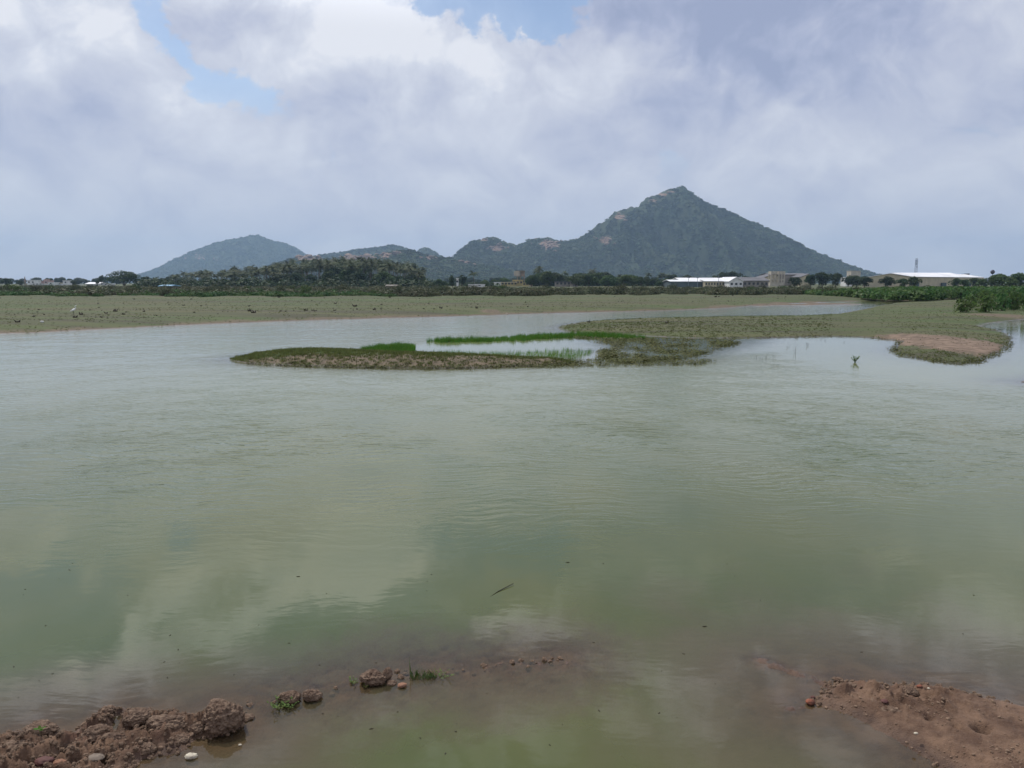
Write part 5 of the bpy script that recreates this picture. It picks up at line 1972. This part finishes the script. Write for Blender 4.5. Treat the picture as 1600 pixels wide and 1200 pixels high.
bl = [(-.045, 0, .155, -.005, 0, .003), (-.040, .01, .10, -.012, .01, .002), (-.01, .0, .075, .01, 0, .002)]
for k in range(80):
    bl.append((random.uniform(-.05, .12), random.uniform(-.03, .03), random.uniform(.02, .065), random.uniform(-.03, .05), random.uniform(-.03, .02), .0024))
for k in range(6):
    bl.append((.05 + .012 * k, .0, .07 - .004 * k, .035, 0, .0016))
blades_thing(652, 1058, .0, bl, 'green grass tuft with one tall blade on the sunken ridge')
sprig_thing('creeping_weed', 436, 1104, .002, 10, .045, .020, 5, .09, 'small creeping weed at the left foot of the wide clod', mat='tuft')
sprig_thing('creeping_weed', 452, 1104, .002, 8, .035, .018, 6, .06, 'green leafy weed just under the wide clod', mat='tuft')
sprig_thing('creeping_weed', 552, 1066, .002, 8, .028, .015, 7, .06, 'tiny weed left of the reddish clod', mat='tuft')
sprig_thing('creeping_weed', 690, 1056, .002, 9, .035, .014, 8, .09, 'thin creeping weed right of the grass tuft', mat='tuft')
sprig_thing('creeping_weed', 572, 1072, .002, 6, .020, .014, 9, .04, 'yellowish sprig under the reddish clod', mat='drygrass')
# seedling with four oval leaves
x, y = G(62, 1142, .095)
t = empty('seedling', (x, y, .085))
tag(t, 'bright green seedling with four oval leaves on the left bank', 'seedling')
MB().tube([(0, 0, -.01), (0, 0, .02)], .0015, 5).build('stem', M['reed'], t)
for k, (dx, dy, dz) in enumerate(((-.032, -.004, .006), (.034, .008, .012), (.026, -.012, .002), (-.012, .02, .01))):
    d = Vector((dx, dy, dz))
    s_ = d.cross(Vector((0, 0, 1))).normalized() * .008
    c = Vector((0, 0, .02))
    MB().add([c, c + d * .35 + s_, c + d * .75 + s_ * .8, c + d, c + d * .75 - s_ * .8, c + d * .35 - s_, c + d * .5 + Vector((0, 0, -.003))],
             [(0, 1, 6), (1, 2, 6), (2, 3, 6), (3, 4, 6), (4, 5, 6), (5, 0, 6)]).build('leaf', M['reed'], t)
# floating twig
a, b, c = G(757, 938), G(778, 924), G(802, 914)
o = MB().tube([(a[0], a[1], -.006), (b[0], b[1] - .01, .003), (c[0], c[1], .012)], [.002, .0035, .003], 6).build('twig', M['twig'])
tag(o, 'thin dark curved twig floating in the open water', 'twig')
# bits floating on the water
mb = MB().blob((0, 0, 0), (1, .55, .35), 7, 4).mesh('floating_bit')
mb.materials.append(M['twig'])
for k in range(70):
    px, py = random.uniform(20, 1590), 840 + 350 * random.random() ** .8
    x, y = G(px, py)
    if zland(x, y) > -.03:
        continue
    o = bpy.data.objects.new('floating_bit', mb)
    COL.objects.link(o)
    s_ = random.uniform(.0025, .0075)
    o.location = (x, y, .001)
    o.scale = (s_ * random.uniform(1, 2), s_, s_)
    o.rotation_euler = (0, 0, random.uniform(0, 3.14))
    tag(o, 'tiny dark speck of plant debris floating on the water', 'floating bit', 'floating specks on the pond')
for px, py, s_, lb in ((1101, 979, .012, 'dark floating leaf bit near the lower middle'), (887, 879, .012, 'dark floating bit right of the twig'), (466, 901, .011, 'dark floating bit left of the twig')):
    x, y = G(px, py)
    o = bpy.data.objects.new('floating_bit', mb)
    COL.objects.link(o)
    o.location, o.scale = (x, y, .001), (s_ * 1.6, s_, s_)
    tag(o, lb, 'floating bit')
# crumbs strewn over both banks
pr_crumb = proto('crumb', ico_rock('crumb', 2, 8, .7), M['crumb'])
cp = []
for poly, n_ in ((LBANK, 9000), (RBANK, 6000)):
    q = np.array(poly)
    x = RNG.uniform(max(q[:, 0].min(), -3.5), min(q[:, 0].max(), 3.5), n_)
    y = RNG.uniform(3.0, q[:, 1].max() + .1, n_)
    k = sdf_poly(x, y, poly) > -.03
    x, y = x[k], y[k]
    h, _ = land(x, y)
    d = fbm2(x * 5, y * 5, 3, .5, 8) > RNG.uniform(-.3, .5, len(x))
    cp.append(np.stack([x, y, h + .001], -1)[d])
cp = np.concatenate(cp)
scatter('mud_crumbs', cp, pr_crumb, RNG.gamma(1.8, .0016, len(cp)) + .0012, .5, 'crumbs of dry mud strewn over both banks', 'crumbs')

pr_lump = proto('mud_lump', ico_rock('lump', 4, 12, .75, .8), M['mudlump'])
q = np.array(LBANK)
x = RNG.uniform(-3.2, q[:, 0].max(), 1600)
y = RNG.uniform(3.2, q[:, 1].max(), 1600)
k = sdf_poly(x, y, LBANK) > -.02
x2 = np.concatenate([x[k], np.interp(RNG.uniform(0, 1, 60), np.linspace(0, 1, len(LRIDGE)), [a for a, b in LRIDGE]) * 1.0])
lx, ly = np.array(LRIDGE)[:, 0], np.array(LRIDGE)[:, 1]
y2 = np.concatenate([y[k], np.interp(x2[-60:], lx, ly) + RNG.normal(0, .05, 60)])
rr = np.array(RBANK)[:12]
t_ = RNG.uniform(0, 8, 110)
rx = np.interp(t_, np.arange(12), rr[:, 0]) + RNG.normal(0, .03, 110)
ry = np.interp(t_, np.arange(12), rr[:, 1]) + RNG.normal(-.02, .03, 110)
x2, y2 = np.concatenate([x2, rx]), np.concatenate([y2, ry])
h, _ = land(x2, y2)
ls = RNG.gamma(2.2, .0058, len(x2)) + .004
ls[-110:] = np.minimum(ls[-110:] * .7, .013)
ls[-170:-110] = np.minimum(ls[-170:-110], .02)
ls[:-170] = np.clip(ls[:-170] * .62, .004, .013)
scatter('mud_lumps', np.stack([x2, y2, h + ls * .2], -1), pr_lump, ls, .8, 'crumbly brown lumps of mud heaped along the banks', 'mud lumps')

# ------------------------------------------------------------------ air
mb = MB().box(-5200, 5200, -140, 5800, -2.2, 330)
hz = mb.build('haze', None)
m, w, out = newmat('haze')
pv = w.node('ShaderNodeVolumePrincipled')
pv.inputs['Color'].default_value = (0.52, 0.75, 1.0, 1)
pv.inputs['Density'].default_value = HAZE_DENSITY
pv.inputs['Anisotropy'].default_value = 0.15
w.l.new(pv.outputs[0], out.inputs['Volume'])
hz.data.materials.append(m)
tag(hz, kind='stuff')
